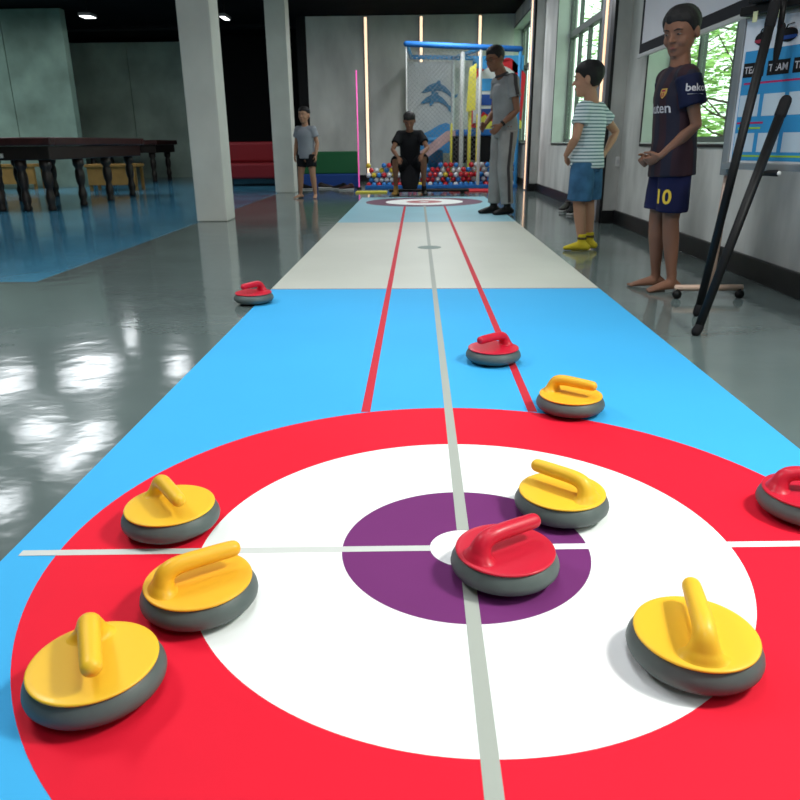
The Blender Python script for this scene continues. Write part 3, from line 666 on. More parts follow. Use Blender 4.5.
# --- man in grey
Hm = 1.71
J = dict(head=(0.135, 0.0, 1.565), neck=(0.055, 0, 1.405), shL=(0.005, 0.170, 1.345), shR=(0.025, -0.17, 1.345),
         elL=(-0.035, 0.215, 1.06), elR=(0.04, -0.215, 1.06), wrL=(0.125, 0.165, 0.915), wrR=(0.185, -0.09, 0.935),
         hipL=(0.0, 0.088, 0.87), hipR=(0.0, -0.088, 0.87), knL=(0.02, 0.090, 0.48), knR=(0.04, -0.085, 0.48),
         anL=(-0.02, 0.095, 0.085), anR=(0.06, -0.09, 0.085), toeL=(0.2, 0.13, 0), toeR=(0.3, -0.11, 0))
t, j, bme, hmx, hk = person('man in a grey polo shirt and grey trousers standing at the right mat edge', (0.845, 8.33), 198, Hm, J,
    dict(front=0.25, side=0.03, back=-0.16, off=0.058), M['skin'], head_yaw=18, head_pitch=14, hh=0.138, voxel=0.0060, bare=False, fatness=0.88,
    hand_spec=dict(L=((0.7, -0.3, -0.7), (0.1, -0.9, -0.2), 0.5, -1), R=((0.7, 0.35, -0.6), (0.1, 0.9, -0.2), 0.5, 1)))
t.location.z = 0.0035
sm_ = wrinkle(remesh(shirt(j, Hm, 0.845, sl=0.55, loose=0.012, W=0.93, flare=0.008, sleeve_r=0.038), 0.008, 3, 'shirt'), 0.003, 20, 3)
po = put('shirt', sm_, M['polo'], t, 'grey polo shirt with dark shoulder bands')
for s in ('L', 'R'):
    sh, el = j['sh'+s], j['el'+s]; sg = 1 if s == 'L' else -1; P = []
    pts = [j['neck']+V3(0, sg*0.055, 0.012), j['neck']+V3(-0.01, sg*0.10, -0.015), sh+V3(0, sg*0.015, 0.055), sh+V3(0, sg*0.058, 0.0), sh+(el-sh)*0.28+V3(0, sg*0.057, 0), sh+(el-sh)*0.54+V3(0, sg*0.056, 0)]
    q, _ = resample([tuple(p) for p in pts], [(1,)]*6, 5)
    bvh = BVHTree.FromPolygons([v.co for v in sm_.vertices], [list(p.vertices) for p in sm_.polygons])
    q2 = []
    for p in q:
        hit = bvh.find_nearest(Vector(p)); q2.append(hit[0]+hit[1]*0.001)
    mb = MB(); mb.tube(q2, [(0.021, 0.0045)]*len(q2), 12, side=(1, 0, 0)); put('shoulder_band', mb, M['polodark'], t, 'dark band along the shoulder')
co = MB(); co.tube([j['neck']+V3(0.062*math.cos(a), 0.062*math.sin(a), 0.010-0.02*math.cos(a)) for a in [2*PI*i/20 for i in range(21)]], [(0.006, 0.018)]*21, 8); put('collar', co, M['polodark'], t, 'dark polo collar')
tm = wrinkle(remesh(trousers(j, Hm, 0.93, 1.93, 0.010, 0.93, 0.058, 0.036), 0.008, 3, 'trousers'), 0.004, 17, 5)
put('trousers', tm, M['pants'], t, 'loose grey trousers')
for s in ('L', 'R'):
    sg = 1 if s == 'L' else -1; bvh = BVHTree.FromPolygons([v.co for v in tm.vertices], [list(p.vertices) for p in tm.polygons]); q2 = []
    for i in range(28):
        z = 0.90-i*0.029
        kn, hp_, an = j['kn'+s], j['hip'+s], j['an'+s]
        c = hp_+(kn-hp_)*((hp_.z-z)/(hp_.z-kn.z)) if z > kn.z else kn+(an-kn)*((kn.z-z)/(kn.z-an.z))
        hit = bvh.ray_cast(V3(c.x, c.y+sg*0.4, z), V3(0, -sg, 0))
        if hit[0]: q2.append(hit[0])
    mb = MB(); mb.tube(q2, [(0.017, 0.004)]*len(q2), 10, side=(1, 0, 0)); put('side_stripe', mb, M['polodark'], t, 'dark stripe down the trouser leg')
    mb = MB(); foot_shape(mb, j['an'+s], j['toe'+s]-j['an'+s], 1.06, False, 0.006); put('shoe', flat(remesh(mb, 0.006, 2, 'shoe')), M['black'], t, 'black shoe')
wv = (j['wrL']-j['elL']).normalized(); mb = MB(); mb.tube([j['wrL']-wv*0.045, j['wrL']-wv*0.020], 0.0305, 16); put('wristwatch', mb, M['black'], t, 'dark wristwatch')
g = MB()
for s in (-1, 1):
    ring_ = [hmx @ V3(0.43*hk, s*0.15*hk+0.10*hk*math.cos(a), 0.01*hk+0.065*hk*math.sin(a)) for a in [2*PI*i/14 for i in range(15)]]; g.tube(ring_, 0.006*hk, 6)
    g.tube([hmx @ V3(0.42*hk, s*0.25*hk, 0.03*hk), hmx @ V3(0.0, s*0.36*hk, 0.03*hk)], 0.006*hk, 6)
g.tube([hmx @ V3(0.43*hk, -0.05*hk, 0.02*hk), hmx @ V3(0.43*hk, 0.05*hk, 0.02*hk)], 0.006*hk, 6)
put('eyeglasses', g, M['black'], t, 'thin dark eyeglasses')

# --- person squatting behind the far target
Hc = 1.45
J = dict(head=(0.20, 0, 1.06), neck=(0.10, 0, 0.93), shL=(0.07, 0.15, 0.87), shR=(0.07, -0.15, 0.87),
         elL=(0.22, 0.27, 0.68), elR=(0.22, -0.25, 0.66), wrL=(0.40, 0.20, 0.60), wrR=(0.38, -0.16, 0.56),
         hipL=(-0.10, 0.08, 0.42), hipR=(-0.10, -0.08, 0.42), knL=(0.24, 0.21, 0.53), knR=(0.24, -0.21, 0.50),
         anL=(0.10, 0.215, 0.11), anR=(0.10, -0.215, 0.11), toeL=(0.3, 0.25, 0), toeR=(0.3, -0.25, 0))
CX, CY = -0.20, 11.62
for a in J: J[a] = tuple(J[a][:2])+(J[a][2],)
t, j, bme, hmx, hk = person('person in black shorts crouching behind the far target with knees apart', (CX, CY), 268, Hc, J, SHORT, M['skin'],
    head_pitch=30, hh=0.16, voxel=0.007, bare=False, hand_spec=dict(L=((0.5, -0.3, -0.8), (-0.5, 0, -0.5), 0.4, -1), R=((0.5, 0.3, -0.8), (-0.5, 0, -0.5), 0.4, 1)))
t.location.z = 0.0
mb = shirt(j, Hc, 0.45, sl=0.6, loose=0.014, W=1.0, flare=0.01); put('shirt', remesh(mb, 0.009, 3, 'shirt'), M['clothblack'], t, 'black tee')
mb = trousers(j, Hc, 0.5, 0.92, 0.012, 1.0, 0.065, 0.058)
mb.tube([(-0.10, 0, 0.46), (0.02, 0, 0.36), (0.10, 0, 0.20), (0.12, 0, 0.09)], [(0.15, 0.08), (0.17, 0.07), (0.14, 0.05), (0.11, 0.04)], 16, side=(0, 1, 0))
put('shorts', remesh(mb, 0.009, 3, 'shorts'), M['clothblack'], t, 'baggy black shorts')
mb = MB()
for s in ('L', 'R'):
    mb = MB(); foot_shape(mb, j['an'+s], j['toe'+s]-j['an'+s], Hc/1.5, False, 0.006); put('shoe', flat(remesh(mb, 0.006, 2, 'shoe')), M['ochre'] if s == 'R' else M['black'], t)
# --- barefoot child by the column
Hk = 1.25
J = dict(head=(0.02, 0, 1.14), neck=(0.0, 0, 0.99), shL=(0, 0.12, 0.945), shR=(0, -0.12, 0.945), elL=(-0.02, 0.17, 0.76), elR=(-0.02, -0.17, 0.76),
         wrL=(0.04, 0.17, 0.60), wrR=(0.04, -0.17, 0.60), hipL=(0, 0.065, 0.60), hipR=(0, -0.065, 0.60), knL=(0.02, 0.095, 0.33), knR=(0.02, -0.10, 0.33),
         anL=(0.0, 0.115, 0.055), anR=(0.02, -0.12, 0.055), toeL=(0.2, 0.19, 0), toeR=(0.2, -0.19, 0))
t, j, bme, hmx, hk = person('barefoot child standing on the grey floor beside the farther pillar', (-1.69, 11.05), 250, Hk, J, SHORT, M['skinlight'], hh=0.17, voxel=0.006,
    hand_spec=dict(L=((0.1, 0, -1), (0, -1, 0), 0.3, -1), R=((0.1, 0, -1), (0, 1, 0), 0.3, 1)))
put('shirt', remesh(shirt(j, Hk, 0.55, loose=0.012), 0.009, 3, 'shirt'), M['tee_grey'], t, 'grey tee')
put('shorts', remesh(trousers(j, Hk, 0.64, 0.6, 0.010), 0.009, 3, 'shorts'), M['clothblack'], t, 'black shorts')

# ------------------------------------------------------------------ low board under the crouching person
t = thing('balance_board', 'low black board lying on the floor beside the crouching person', 'board', (0.35, 11.78, 0))
put('deck', MB().box(-0.88, 0.36, -0.13, 0.13, 0.035, 0.07, 0.008), M['black'], t)
for x in (-0.75, 0.26): put('foot', MB().box(x-0.03, x+0.03, -0.12, 0.12, 0, 0.036, 0.004), M['black'], t)
o = put('yellow_strip', MB().box(-0.36, 0.14, -0.16, 0.16, 0, 0.02, 0.004), M['playyellow'], loc=(-0.72, 12.2, 0)); o.name = 'floor_pad'; tag(o, 'thin yellow foam pad on the floor behind the far end of the mat', 'pad')
o = put('floor_pad', MB().box(0, 1.0, -0.4, 0.2, 0, 0.02, 0.004), M['playred'], loc=(0.42, 12.5, 0)); tag(o, 'thin red foam pad on the floor in front of the ball pit', 'pad')

# ------------------------------------------------------------------ projection screen
t = thing('projection_screen', 'white projection screen with black border hanging on the right wall', 'screen', (1.77, 5.62, 0))
y0, y1, z0, z1 = -1.13, 1.13, 1.44, 2.86
put('sheet', MB().box(-0.002, 0.002, y0+0.05, y1-0.05, z0+0.07, z1), M['screen'], t)
put('border', MB().box(-0.004, 0.004, y0, y0+0.05, z0, z1).box(-0.004, 0.004, y1-0.05, y1, z0, z1).box(-0.004, 0.004, y0+0.05, y1-0.05, z0, z0+0.07), M['screenedge'], t, 'black border of the screen')
put('bottom_rail', MB().box(-0.014, 0.014, y0-0.02, y1+0.02, z0-0.035, z0-0.004, 0.006), M['rail'], t, 'white rail along the lower edge')
put('case', MB().box(-0.05, 0.055, y0-0.05, y1+0.05, z1, z1+0.10, 0.01), M['rail'], t, 'screen case on the wall')

# ------------------------------------------------------------------ rolling scoreboard
u = Vector((0.37, -0.929, 0)).normalized(); BX, BY = 1.36, 3.64
ang = math.atan2(u.y, u.x)
sb = thing('scoreboard', 'blue and white curling scoreboard on a wheeled stand', 'board', (BX, BY, 0), ang)
# local: x along the board, +y behind? board face looks to local -y
FL = 1 if True else -1
n_ = Vector((-u.y, u.x, 0))       # local +y in world
face = -1 if n_.dot(Vector((-0.09-BX, -BY, 0))) < 0 else 1   # side facing the viewer
BW, BZ0, BZ1 = 1.15, 0.60, 1.262
def fy(a): return face*a
def bbox(mb, xa, xb, za, zb, d0, d1, bev=0):
    mb.box(xa, xb, min(fy(d0), fy(d1)), max(fy(d0), fy(d1)), za, zb, bev); return mb
put('panel', bbox(MB(), 0.03, BW, BZ0+0.06, BZ1-0.015, -0.01, 0.008), M['boardwhite'], sb, 'white panel')
put('blue_print', bbox(MB(), 0.045, BW-0.01, 0.668, 1.125, 0.0082, 0.0094), M['board'], sb, 'light blue printed score field')
fr = MB(); bbox(fr, -0.012, 0.028, BZ0, BZ1, -0.018, 0.016, 0.004); bbox(fr, BW+0.001, BW+0.04, BZ0, BZ1, -0.018, 0.016, 0.004); bbox(fr, 0.0285, BW, BZ1-0.014, BZ1, -0.015, 0.014, 0.003); bbox(fr, 0.0285, BW, BZ0+0.03, BZ0+0.058, -0.015, 0.045, 0.003)
put('board_frame', fr, M['alu'], sb, 'grey metal frame')
def face_mx(x, z, d=0.0096):
    xx = Vector((1, 0, 0)) if face < 0 else Vector((-1, 0, 0))
    nn = Vector((0, face, 0)); m_ = Matrix((( xx.x, 0, nn.x, x), (xx.y, 0, nn.y, fy(d)), (0, 1, 0, z), (0, 0, 0, 1))); return m_
# does local +x run left-to-right when seen from the front?
for i in range(5):
    x = 0.105+i*0.135
    lb = put('team_label', bbox(MB(), x-0.058, x+0.058, 1.018, 1.076, 0.0096, 0.0104), M['black'], sb, 'black TEAM label')
    tmh = text_mesh('TEAM', 0.040, 0.0004, 0.0004); tmh.transform(face_mx(x, 1.046, 0.0108)); put('lettering', tmh, M['print'], lb, 'white TEAM lettering')
    for r_, (za, zb) in enumerate(((0.855, 0.945), (0.705, 0.785))):
        put('score_box', bbox(MB(), x-0.056, x+0.056, za, zb, 0.0096, 0.0102), M['boardbox'], sb, 'pale score box')
    st = MB(); st.ball((x+0.03, fy(0.0105), 1.168), (0.046, 0.002, 0.028), 20, 8); so = put('stone_picture', st, M['blackmatte'], sb, 'printed dark curling stone')
    st = MB(); st.ball((x+0.03, fy(0.0115), 1.160), (0.047, 0.0012, 0.010), 20, 6); put('stone_band', st, M['bluepad'] if i else M['crest'], so)
    st = MB(); st.tube([(x+0.012, fy(0.011), 1.190), (x+0.020, fy(0.011), 1.207), (x+0.05, fy(0.011), 1.210)], [(0.004, 0.001)]*3, 6); put('stone_handle', st, M['blackmatte'], so)
for z, m_, xa, xb in ((0.992, 'magenta', 0.06, BW-0.03), (0.828, 'magenta', 0.05, 0.20), (0.806, 'lime', 0.06, 0.19), (0.688, 'lime', 0.05, BW-0.03), (0.835, 'lime', 0.40, BW-0.03), (0.895, 'magenta', 0.40, BW-0.03)):
    put('score_line', bbox(MB(), xa, xb, z-0.004, z+0.004, 0.0096, 0.0100), M[m_], sb)
# stand
st = MB(); st.tube([(0.0, fy(-0.03), 0.66), (-0.02, fy(-0.035), 0.30), (-0.03, fy(-0.03), 0.05)], [(0.022, 0.014)]*3, 10)
st2 = MB(); st2.tube([(BW, fy(-0.03), 0.66), (BW+0.01, fy(-0.03), 0.05)], [(0.022, 0.014)]*2, 10); put('post', st2, M['stand'], sb, 'beige stand post')
put('post', st, M['stand'], sb, 'beige stand post')
for k, xx in enumerate((-0.03, BW+0.01)):
    # foot bar runs across, parallel to world x
    fb_ = MB(); d = Matrix.Rotation(-ang, 4, 'Z')
    a = Vector((xx, fy(-0.03), 0.055)); e1 = d @ Vector((-0.17, 0.0, 0)); e2 = d @ Vector((0.17, 0.0, 0))
    fb_.tube([a+e1, a+e2], [(0.016, 0.012)]*2, 4, side=(0, 0, 1)); fo = put('foot_bar', fb_, M['stand'], sb, 'beige foot bar')
    for e in (e1*0.92, e2*0.92):
        c = MB(); p = a+e; w_ = d @ Vector((0.0, 1, 0)); c.tube([p+V3(0, 0, -0.033)-w_*0.010, p+V3(0, 0, -0.033)+w_*0.010], 0.022, 18); c.cyl(p+V3(0, 0, -0.02), p+V3(0, 0, -0.005), 0.008, 8)
        put('caster', c, M['black'], fo, 'black caster wheel')

# black push sticks leaning on the board
def stick(a, b, r0, r1, label, tip=None):
    a, b = Vector(a), Vector(b); t = thing('push_stick', label, 'stick', tuple(a), group='black push sticks leaning on the scoreboard')
    d = b-a; put('shaft', MB().tube([d*0.03, d*0.5, d*0.97], [r0, (r0+r1)/2, r1], 14), M['black'], t)
    put('rubber_tip', MB().tube([d*0.0+V3(0, 0, r0*0.9), d*0.035], r0*1.12, 14, round_ends=True), M['blackmatte'], t)
    put('grip', MB().tube([d*0.94, d], [r1*1.12, r1*1.12], 14, round_ends=True), M['blackmatte'], t); return t
import mathutils
C0 = Vector((-0.0934, 0, 0.76)); Fp = 726.726
FW = Vector((-0.02400199, 0.94227178, -0.33398773)); RT = Vector((0.99971097, 0.02216479, -0.00931113)); UP = Vector((0.00137085, 0.33411468, 0.94253143))
stick((1.182, 3.285, 0.0), (1.358, 3.345, 1.276), 0.0175, 0.0195, 'long black stick leaning on the left part of the scoreboard')
stick((1.052, 2.935, 0.0), (1.405, 3.225, 0.905), 0.0175, 0.0205, 'shorter black stick with a rounded end leaning before the scoreboard')
t = thing('hanging_rack', 'black clamp rack with pale yellow tags fixed on top of the scoreboard', 'rack', (BX, BY, 0), ang)
put('bar', bbox(MB(), 0.02, BW, BZ1+0.004, BZ1+0.040, -0.03, 0.05, 0.005).box(0.10, 0.22, min(fy(0.01), fy(0.09)), max(fy(0.01), fy(0.09)), BZ1+0.0405, BZ1+0.085, 0.006), M['black'], t)
for x in (0.115, 0.245): put('tag', bbox(MB(), x-0.012, x+0.012, BZ1-0.030, BZ1+0.012, 0.0505, 0.053), M['tagyellow'], t, 'pale yellow tag')
t = thing('brush_head', 'short tapered black brush hanging in front of the printed stones', 'brush', (0, 0, 0))
bp_ = lambda x, d, z: V3(BX, BY, 0)+u*x+n_*face*d+V3(0, 0, z)
t.location = bp_(0.27, 0.06, BZ1)
q = lambda p: p-t.location
put('handle', MB().tube([q(bp_(0.275, 0.068, BZ1+0.035)), q(bp_(0.275, 0.068, 1.19))], 0.012, 12), M['black'], t)
put('bristles', MB().tube([q(bp_(0.275, 0.06, 1.195)), q(bp_(0.268, 0.058, 1.11)), q(bp_(0.262, 0.056, 1.03))], [0.016, 0.015, 0.006], 12, round_ends=True), M['blackmatte'], t)
t = thing('marker_holder', 'small black torch like marker with white end on the scoreboard ledge', 'marker', tuple(bp_(0.345, 0.07, 0.618)), ang)
for_m = MB().tube([(-0.05, 0, 0), (-0.01, 0, 0.004), (0.03, 0, 0.004)], [0.010, 0.013, 0.014], 14, round_ends=True); put('barrel', for_m, M['black'], t)
put('cap', MB().tube([(0.034, 0, 0.004), (0.046, 0, 0.004)], [0.011, 0.008], 12), M['white'], t)

# wall switch, shoes by the wall
t = thing('wall_switch', 'small white switch plate on the grey pillar behind the striped boy', 'switch', (1.806, 7.2915, 0.57))
put('plate', MB().box(-0.022, 0.022, -0.006, 0.004, -0.045, 0.045, 0.004), M['white'], t); put('rocker', MB().box(-0.010, 0.010, -0.010, -0.0062, -0.018, 0.018, 0.002), M['rail'], t)
def sneaker(x, y, rz, m, label, group=None):
    t = thing('sneaker', label, 'shoe', (x, y, 0), R(rz), group)
    mb = MB(); mb.tube([(-0.10, 0, 0.058), (-0.05, 0, 0.058), (0.02, 0, 0.046), (0.09, 0, 0.036), (0.13, 0, 0.032)], [(0.030, 0.032), (0.036, 0.038), (0.038, 0.030), (0.040, 0.020), (0.032, 0.014)], 14, round_ends=True, side=(0, 1, 0)); mb.tube([(-0.075, 0, 0.06), (-0.075, 0, 0.105)], [0.034, 0.036], 14)
    put('upper', remesh(mb, 0.006, 2, 'upper'), m, t)
    put('sole', MB().tube([(-0.115, 0, 0.011), (0, 0, 0.011), (0.135, 0, 0.011)], [(0.036, 0.0105), (0.041, 0.0105), (0.038, 0.0105)], 14, round_ends=True, side=(0, 1, 0)), M['lace'], t, 'white sole')
    return t
sneaker(1.60, 8.25, 250, M['clothblack'], 'dark sneaker with white sole by the wall right behind the striped boy')
sneaker(1.60, 8.62, 240, M['wood'], 'brown black sneaker by the wall right behind the striped boy')
for x, y, r_, lb, m_ in ((-2.02, 13.15, 20, 'black sneaker left of the pair by the blue barrier', 'clothblack'), (-1.73, 13.45, 10, 'grey black sneaker middle of the shoes before the blue barrier', 'wood'), (-1.45, 13.2, 170, 'black and white sneaker right end of the shoes before the blue barrier', 'clothblack'), (-1.30, 12.95, 200, 'brown sneaker beside the pink tube', 'wood_red')):
    sneaker(x, y, r_, M[m_], lb, 'shoes left before the barrier')

# ------------------------------------------------------------------ left side: billiard tables, bench
def turned_leg(mb, x, y, top):
    prof = [(0.045, 0), (0.055, 0.03), (0.04, 0.07), (0.052, 0.11), (0.058, 0.16), (0.045, 0.21), (0.038, 0.26), (0.055, 0.31), (0.062, 0.38), (0.058, 0.44), (0.045, 0.48), (0.07, 0.52), (0.07, top)]
    mb.lathe(prof, 16, cx=x, cy=y); return mb
def billiard(label, x0, x1, y0, y1, legs):
    t = thing('billiard_table', label, 'billiard table', ((x0+x1)/2, (y0+y1)/2, 0), group='billiard tables in the left hall'); ox, oy = (x0+x1)/2, (y0+y1)/2
    B = lambda a, b, c, d, e, f, bv=0.0: MB().box(a-ox, b-ox, c-oy, d-oy, e, f, bv)
    put('slate_box', B(x0+0.06, x1-0.06, y0+0.06, y1-0.06, 0.60, 0.76, 0.01), M['wood'], t, 'dark wooden apron')
    rl = B(x0, x1, y0, y0+0.13, 0.762, 0.86, 0.02); rl.box(x0-ox, x1-ox, y1-0.13-oy, y1-oy, 0.762, 0.86, 0.02); rl.box(x0-ox, x0+0.13-ox, y0+0.13-oy, y1-0.13-oy, 0.762, 0.86, 0.02); rl.box(x1-0.13-ox, x1-ox, y0+0.13-oy, y1-0.13-oy, 0.762, 0.86, 0.02)
    put('rail', rl, M['wood_red'], t, 'reddish brown cushion rails')
    put('playing_cloth', B(x0+0.131, x1-0.131, y0+0.131, y1-0.131, 0.762, 0.825), M['felt'], t, 'green cloth')
    put('number_plate', B(x0+0.62, x1-0.62, y0+0.045, y0+0.0595, 0.63, 0.68), M['plate'], t, 'cream plate on the table end') if x1-x0 < 1.9 else None
    for a, b in legs:
        put('leg', turned_leg(MB(), a-ox, b-oy, 0.60), M['wood'], t)
    return t
billiard('dark wooden billiard table whose end faces the mat, nearest in the left hall', -6.0, -4.42, 9.0, 12.15, [(-5.65, 9.15), (-5.22, 9.0+0.15), (-4.90, 9.15), (-4.60, 9.16), (-4.55, 9.95), (-4.55, 10.85), (-4.62, 11.9), (-5.85, 9.95), (-5.85, 10.85), (-5.85, 11.9)])
billiard('dark wooden billiard table farther left, beside the nearest one', -8.4, -6.8, 9.6, 12.6, [(-8.2, 9.8), (-7.0, 9.8), (-8.2, 11.1), (-7.0, 11.1), (-8.2, 12.4), (-7.0, 12.4)])
billiard('dark wooden billiard table at the back of the left hall', -8.6, -5.6, 16.2, 17.6, [(-8.4, 16.4), (-5.8, 16.4), (-8.4, 17.4), (-5.8, 17.4), (-7.1, 16.4), (-7.1, 17.4)])
def cabinet(x, y, w_, label, m_):
    t = thing('storage_bench', label, 'bench', (x, y, 0), group='wooden benches in the left hall')
    put('top', MB().box(-w_/2, w_/2, -0.22, 0.22, 0.40, 0.45, 0.006), M[m_], t); put('front_panel', MB().box(-w_/2+0.03, w_/2-0.03, -0.20, -0.17, 0.1, 0.399), M[m_], t)
    for a in (-w_/2+0.05, w_/2-0.05):
        for b in (-0.16, 0.17): put('leg', MB().box(a-0.025, a+0.025, b-0.0 if b > 0 else -0.169, b+0.04 if b > 0 else -0.13, 0, 0.399), M[m_], t)
cabinet(-7.75, 14.0, 1.3, 'ochre wooden bench left behind the billiard tables', 'ochre')
cabinet(-5.45, 13.4, 0.9, 'ochre wooden bench between the billiard table legs', 'ochre')
t = thing('sofa', 'low dark red sofa between the two pillars', 'sofa', (-3.2, 14.6, 0))
put('seat', MB().box(-0.62, 0.62, -0.35, 0.35, 0.14, 0.42, 0.04), M['redpad'], t); put('backrest', MB().box(-0.62, 0.62, 0.20, 0.36, 0.421, 0.80, 0.05), M['redpad'], t)
for a in (-0.55, 0.55):
    for b in (-0.28, 0.28): put('leg', MB().box(a-0.03, a+0.03, b-0.03, b+0.03, 0, 0.139), M['black'], t)
t = thing('padded_barrier', 'low padded barrier, green above blue, at the left of the ball pit', 'barrier', (-1.70, 13.75, 0))
put('lower_pad', MB().box(-0.48, 0.55, -0.12, 0.12, 0, 0.24, 0.02), M['bluepad'], t, 'dark blue lower pad'); put('upper_pad', MB().box(-0.48, 0.55, -0.11, 0.11, 0.2405, 0.62, 0.02), M['greenpad'], t, 'green upper pad')
t = thing('light_tube', 'thin pink glowing tube at the corner of the ball pit', 'light', (-1.105, 13.2, 0)); put('tube', MB().cyl((0, 0, 0.03), (0, 0, 1.9), 0.010), M['neonpink'], t); put('foot', MB().cyl((0, 0, 0), (0, 0, 0.03), 0.04), M['black'], t)

# ------------------------------------------------------------------ play area
PY = 13.15
t = thing('play_frame', 'blue and white indoor play frame with nets over the ball pit', 'play structure', (0, 0, 0))
def bar(name, a, b, r, m, label=None, parent=t): return put(name, MB().tube([a, b], r, 12, round_ends=True), M[m], parent, label)
bar('top_rail', (-0.27, PY, 2.28), (1.60, PY, 2.18), 0.045, 'playblue', 'thick blue foam top rail')
bar('top_rail', (-0.20, 15.3, 2.30), (1.60, 15.3, 2.25), 0.04, 'playblue2')
bar('side_rail', (-0.27, PY, 2.28), (-0.20, 15.3, 2.30), 0.035, 'playblue2'); bar('side_rail', (1.00, PY, 2.21), (0.60, 15.3, 2.27), 0.035, 'playblue2')
bar('middle_rail', (-0.2, 14.6, 0.80), (0.68, 14.6, 0.80), 0.045, 'playblue2', 'blue foam middle rail')
bar('post', (0.955, PY, 0), (0.955, PY, 2.21), 0.028, 'playwhite', 'white corner post'); bar('post', (-0.27, PY, 0.0), (-0.27, PY, 2.28), 0.012, 'playwhite')
bar('post', (0.70, 13.9, 0), (0.70, 13.9, 2.2), 0.04, 'playwhite', 'white inner post'); bar('post', (0.83, 13.7, 0), (0.83, 13.7, 1.25), 0.03, 'playyellow', 'yellow post'); bar('post', (0.52, 13.9, 0), (0.52, 13.9, 1.05), 0.022, 'playyellow', 'thin yellow post'); bar('post', (0.95, 13.5, 0), (0.95, 13.5, 1.20), 0.02, 'playyellow')
bar('post', (0.60, 15.3, 0), (0.60, 15.3, 2.27), 0.035, 'playwhite'); bar('post', (1.6, PY, 0), (1.6, PY, 2.18), 0.03, 'playblue2')
put('dolphin_panel', MB().box(-0.28, 0.62, 15.42, 15.45, 0.62, 2.22), M['playwhite'], t, 'pale panel with two dolphins')
put('wave_panel', MB().prism([(-0.28, 0.55), (0.62, 0.55), (0.62, 1.06), (0.48, 1.12), (0.34, 1.08), (0.2, 1.0), (0.05, 0.93), (-0.12, 0.93), (-0.28, 0.90)], lambda a, b, c: V3(a, 15.38+c, b), 0.025), M['playblue2'], t, 'blue wave along the panel foot')
put('banner', MB().prism([(0.80, 1.95), (0.92, 2.02), (0.92, 1.28), (0.76, 1.25)], lambda a, b, c: V3(a, 13.60+c, b), 0.02), M['playyellow'], t, 'hanging yellow banner')
# dolphins
def dol(cx, cz, s, m, y):
    up_ = [(-0.40, -0.04), (-0.31, 0.06), (-0.22, 0.13), (-0.10, 0.19), (0.0, 0.21), (0.05, 0.27), (0.12, 0.25), (0.12, 0.19), (0.24, 0.12), (0.36, 0.0), (0.44, -0.10), (0.53, -0.10), (0.60, -0.07), (0.56, -0.15), (0.50, -0.19), (0.49, -0.29), (0.43, -0.23), (0.39, -0.15), (0.28, -0.06), (0.14, 0.0), (0.0, 0.01), (-0.05, -0.09), (-0.13, -0.10), (-0.13, 0.0), (-0.22, -0.02), (-0.30, -0.04)]
    return MB().prism([(cx+a*s, cz+b*s) for a, b in up_], lambda a, b, c: V3(a, y+c, b), 0.012)
put('dolphin', dol(0.28, 1.70, 0.72, 'dolphin', 15.40), M['dolphin'], t, 'upper blue dolphin leaping left'); put('dolphin', dol(0.24, 1.50, 0.68, 'dolphin2', 15.388), M['dolphin'], t, 'lower blue dolphin leaping left')
# right-hand house panel
hp2 = []
for i in range(22):
    a = PI*i/21; hp2.append((1.42-0.48*math.cos(a)*-1, 1.55+0.52*math.sin(a)))
sc_ = [(0.90, 1.0)]
for i, (cx_, cz_, r_) in enumerate(((1.02, 1.83, 0.17), (1.30, 2.00, 0.14), (1.52, 2.02, 0.14), (1.72, 1.84, 0.13))):
    for a in range(8):
        th = PI*(1-a/7)*1.0; sc_.append((cx_+r_*math.cos(th), cz_+r_*math.sin(th)))
sc_.append((1.80, 1.0))
put('sky_panel', MB().box(0.90, 1.81, 14.26, 14.28, 0.98, 2.20), M['playblue2'], t, 'sky blue backing panel'); put('red_cloud_panel', MB().prism(sc_, lambda a, b, c: V3(a, 14.22+c, b), 0.02), M['playred'], t, 'red scalloped panel')
def arch(cx_, z0_, w_, h_, y, th_=0.02):
    P = [(cx_-w_, z0_)]+[(cx_-w_*math.cos(PI*i/18), z0_+h_-w_*1.0+w_*math.sin(PI*i/18)) for i in range(19)]+[(cx_+w_, z0_)]
    return MB().prism(P, lambda a, b, c: V3(a, y+c, b), th_)
put('white_arch', arch(1.34, 1.08, 0.42, 0.96, 14.19), M['playwhite'], t, 'white arched window front')
for i, (xa, xb, za, zb) in enumerate(((1.05, 1.30, 1.62, 1.82), (1.38, 1.63, 1.62, 1.82), (1.02, 1.30, 1.38, 1.56), (1.38, 1.66, 1.38, 1.56), (1.05, 1.30, 1.16, 1.32), (1.38, 1.63, 1.16, 1.32))):
    put('arch_pane', MB().box(xa, xb, 14.175, 14.188, za, zb), M['playblue2'] if i < 2 else M['bluepad'], t)
put('flame_panel', MB().prism([(0.98, 0.98), (1.80, 0.98), (1.80, 1.10), (1.66, 1.20), (1.52, 1.10), (1.40, 1.17), (1.26, 1.10), (1.14, 1.22), (0.98, 1.12)], lambda a, b, c: V3(a, 14.13+c, b), 0.02), M['playyellow'], t, 'yellow and red foot of the panel')
put('red_foot', MB().prism([(0.98, 1.10), (1.10, 1.27), (1.24, 1.18), (1.36, 1.08), (1.2, 1.0), (0.98, 1.0)], lambda a, b, c: V3(a, 14.15+c, b), 0.015), M['playred'], t)
put('platform', MB().box(0.60, 1.68, 13.95, 15.3, 0.86, 0.97, 0.02), M['playblue'], t, 'blue padded platform'); put('shade_sheet', MB().box(0.62, 1.66, 15.0, 15.05, 0.42, 0.858), M['blackmatte'], t, 'black sheet painting the shade under the platform')  # black sheet below the platform paints the shade there
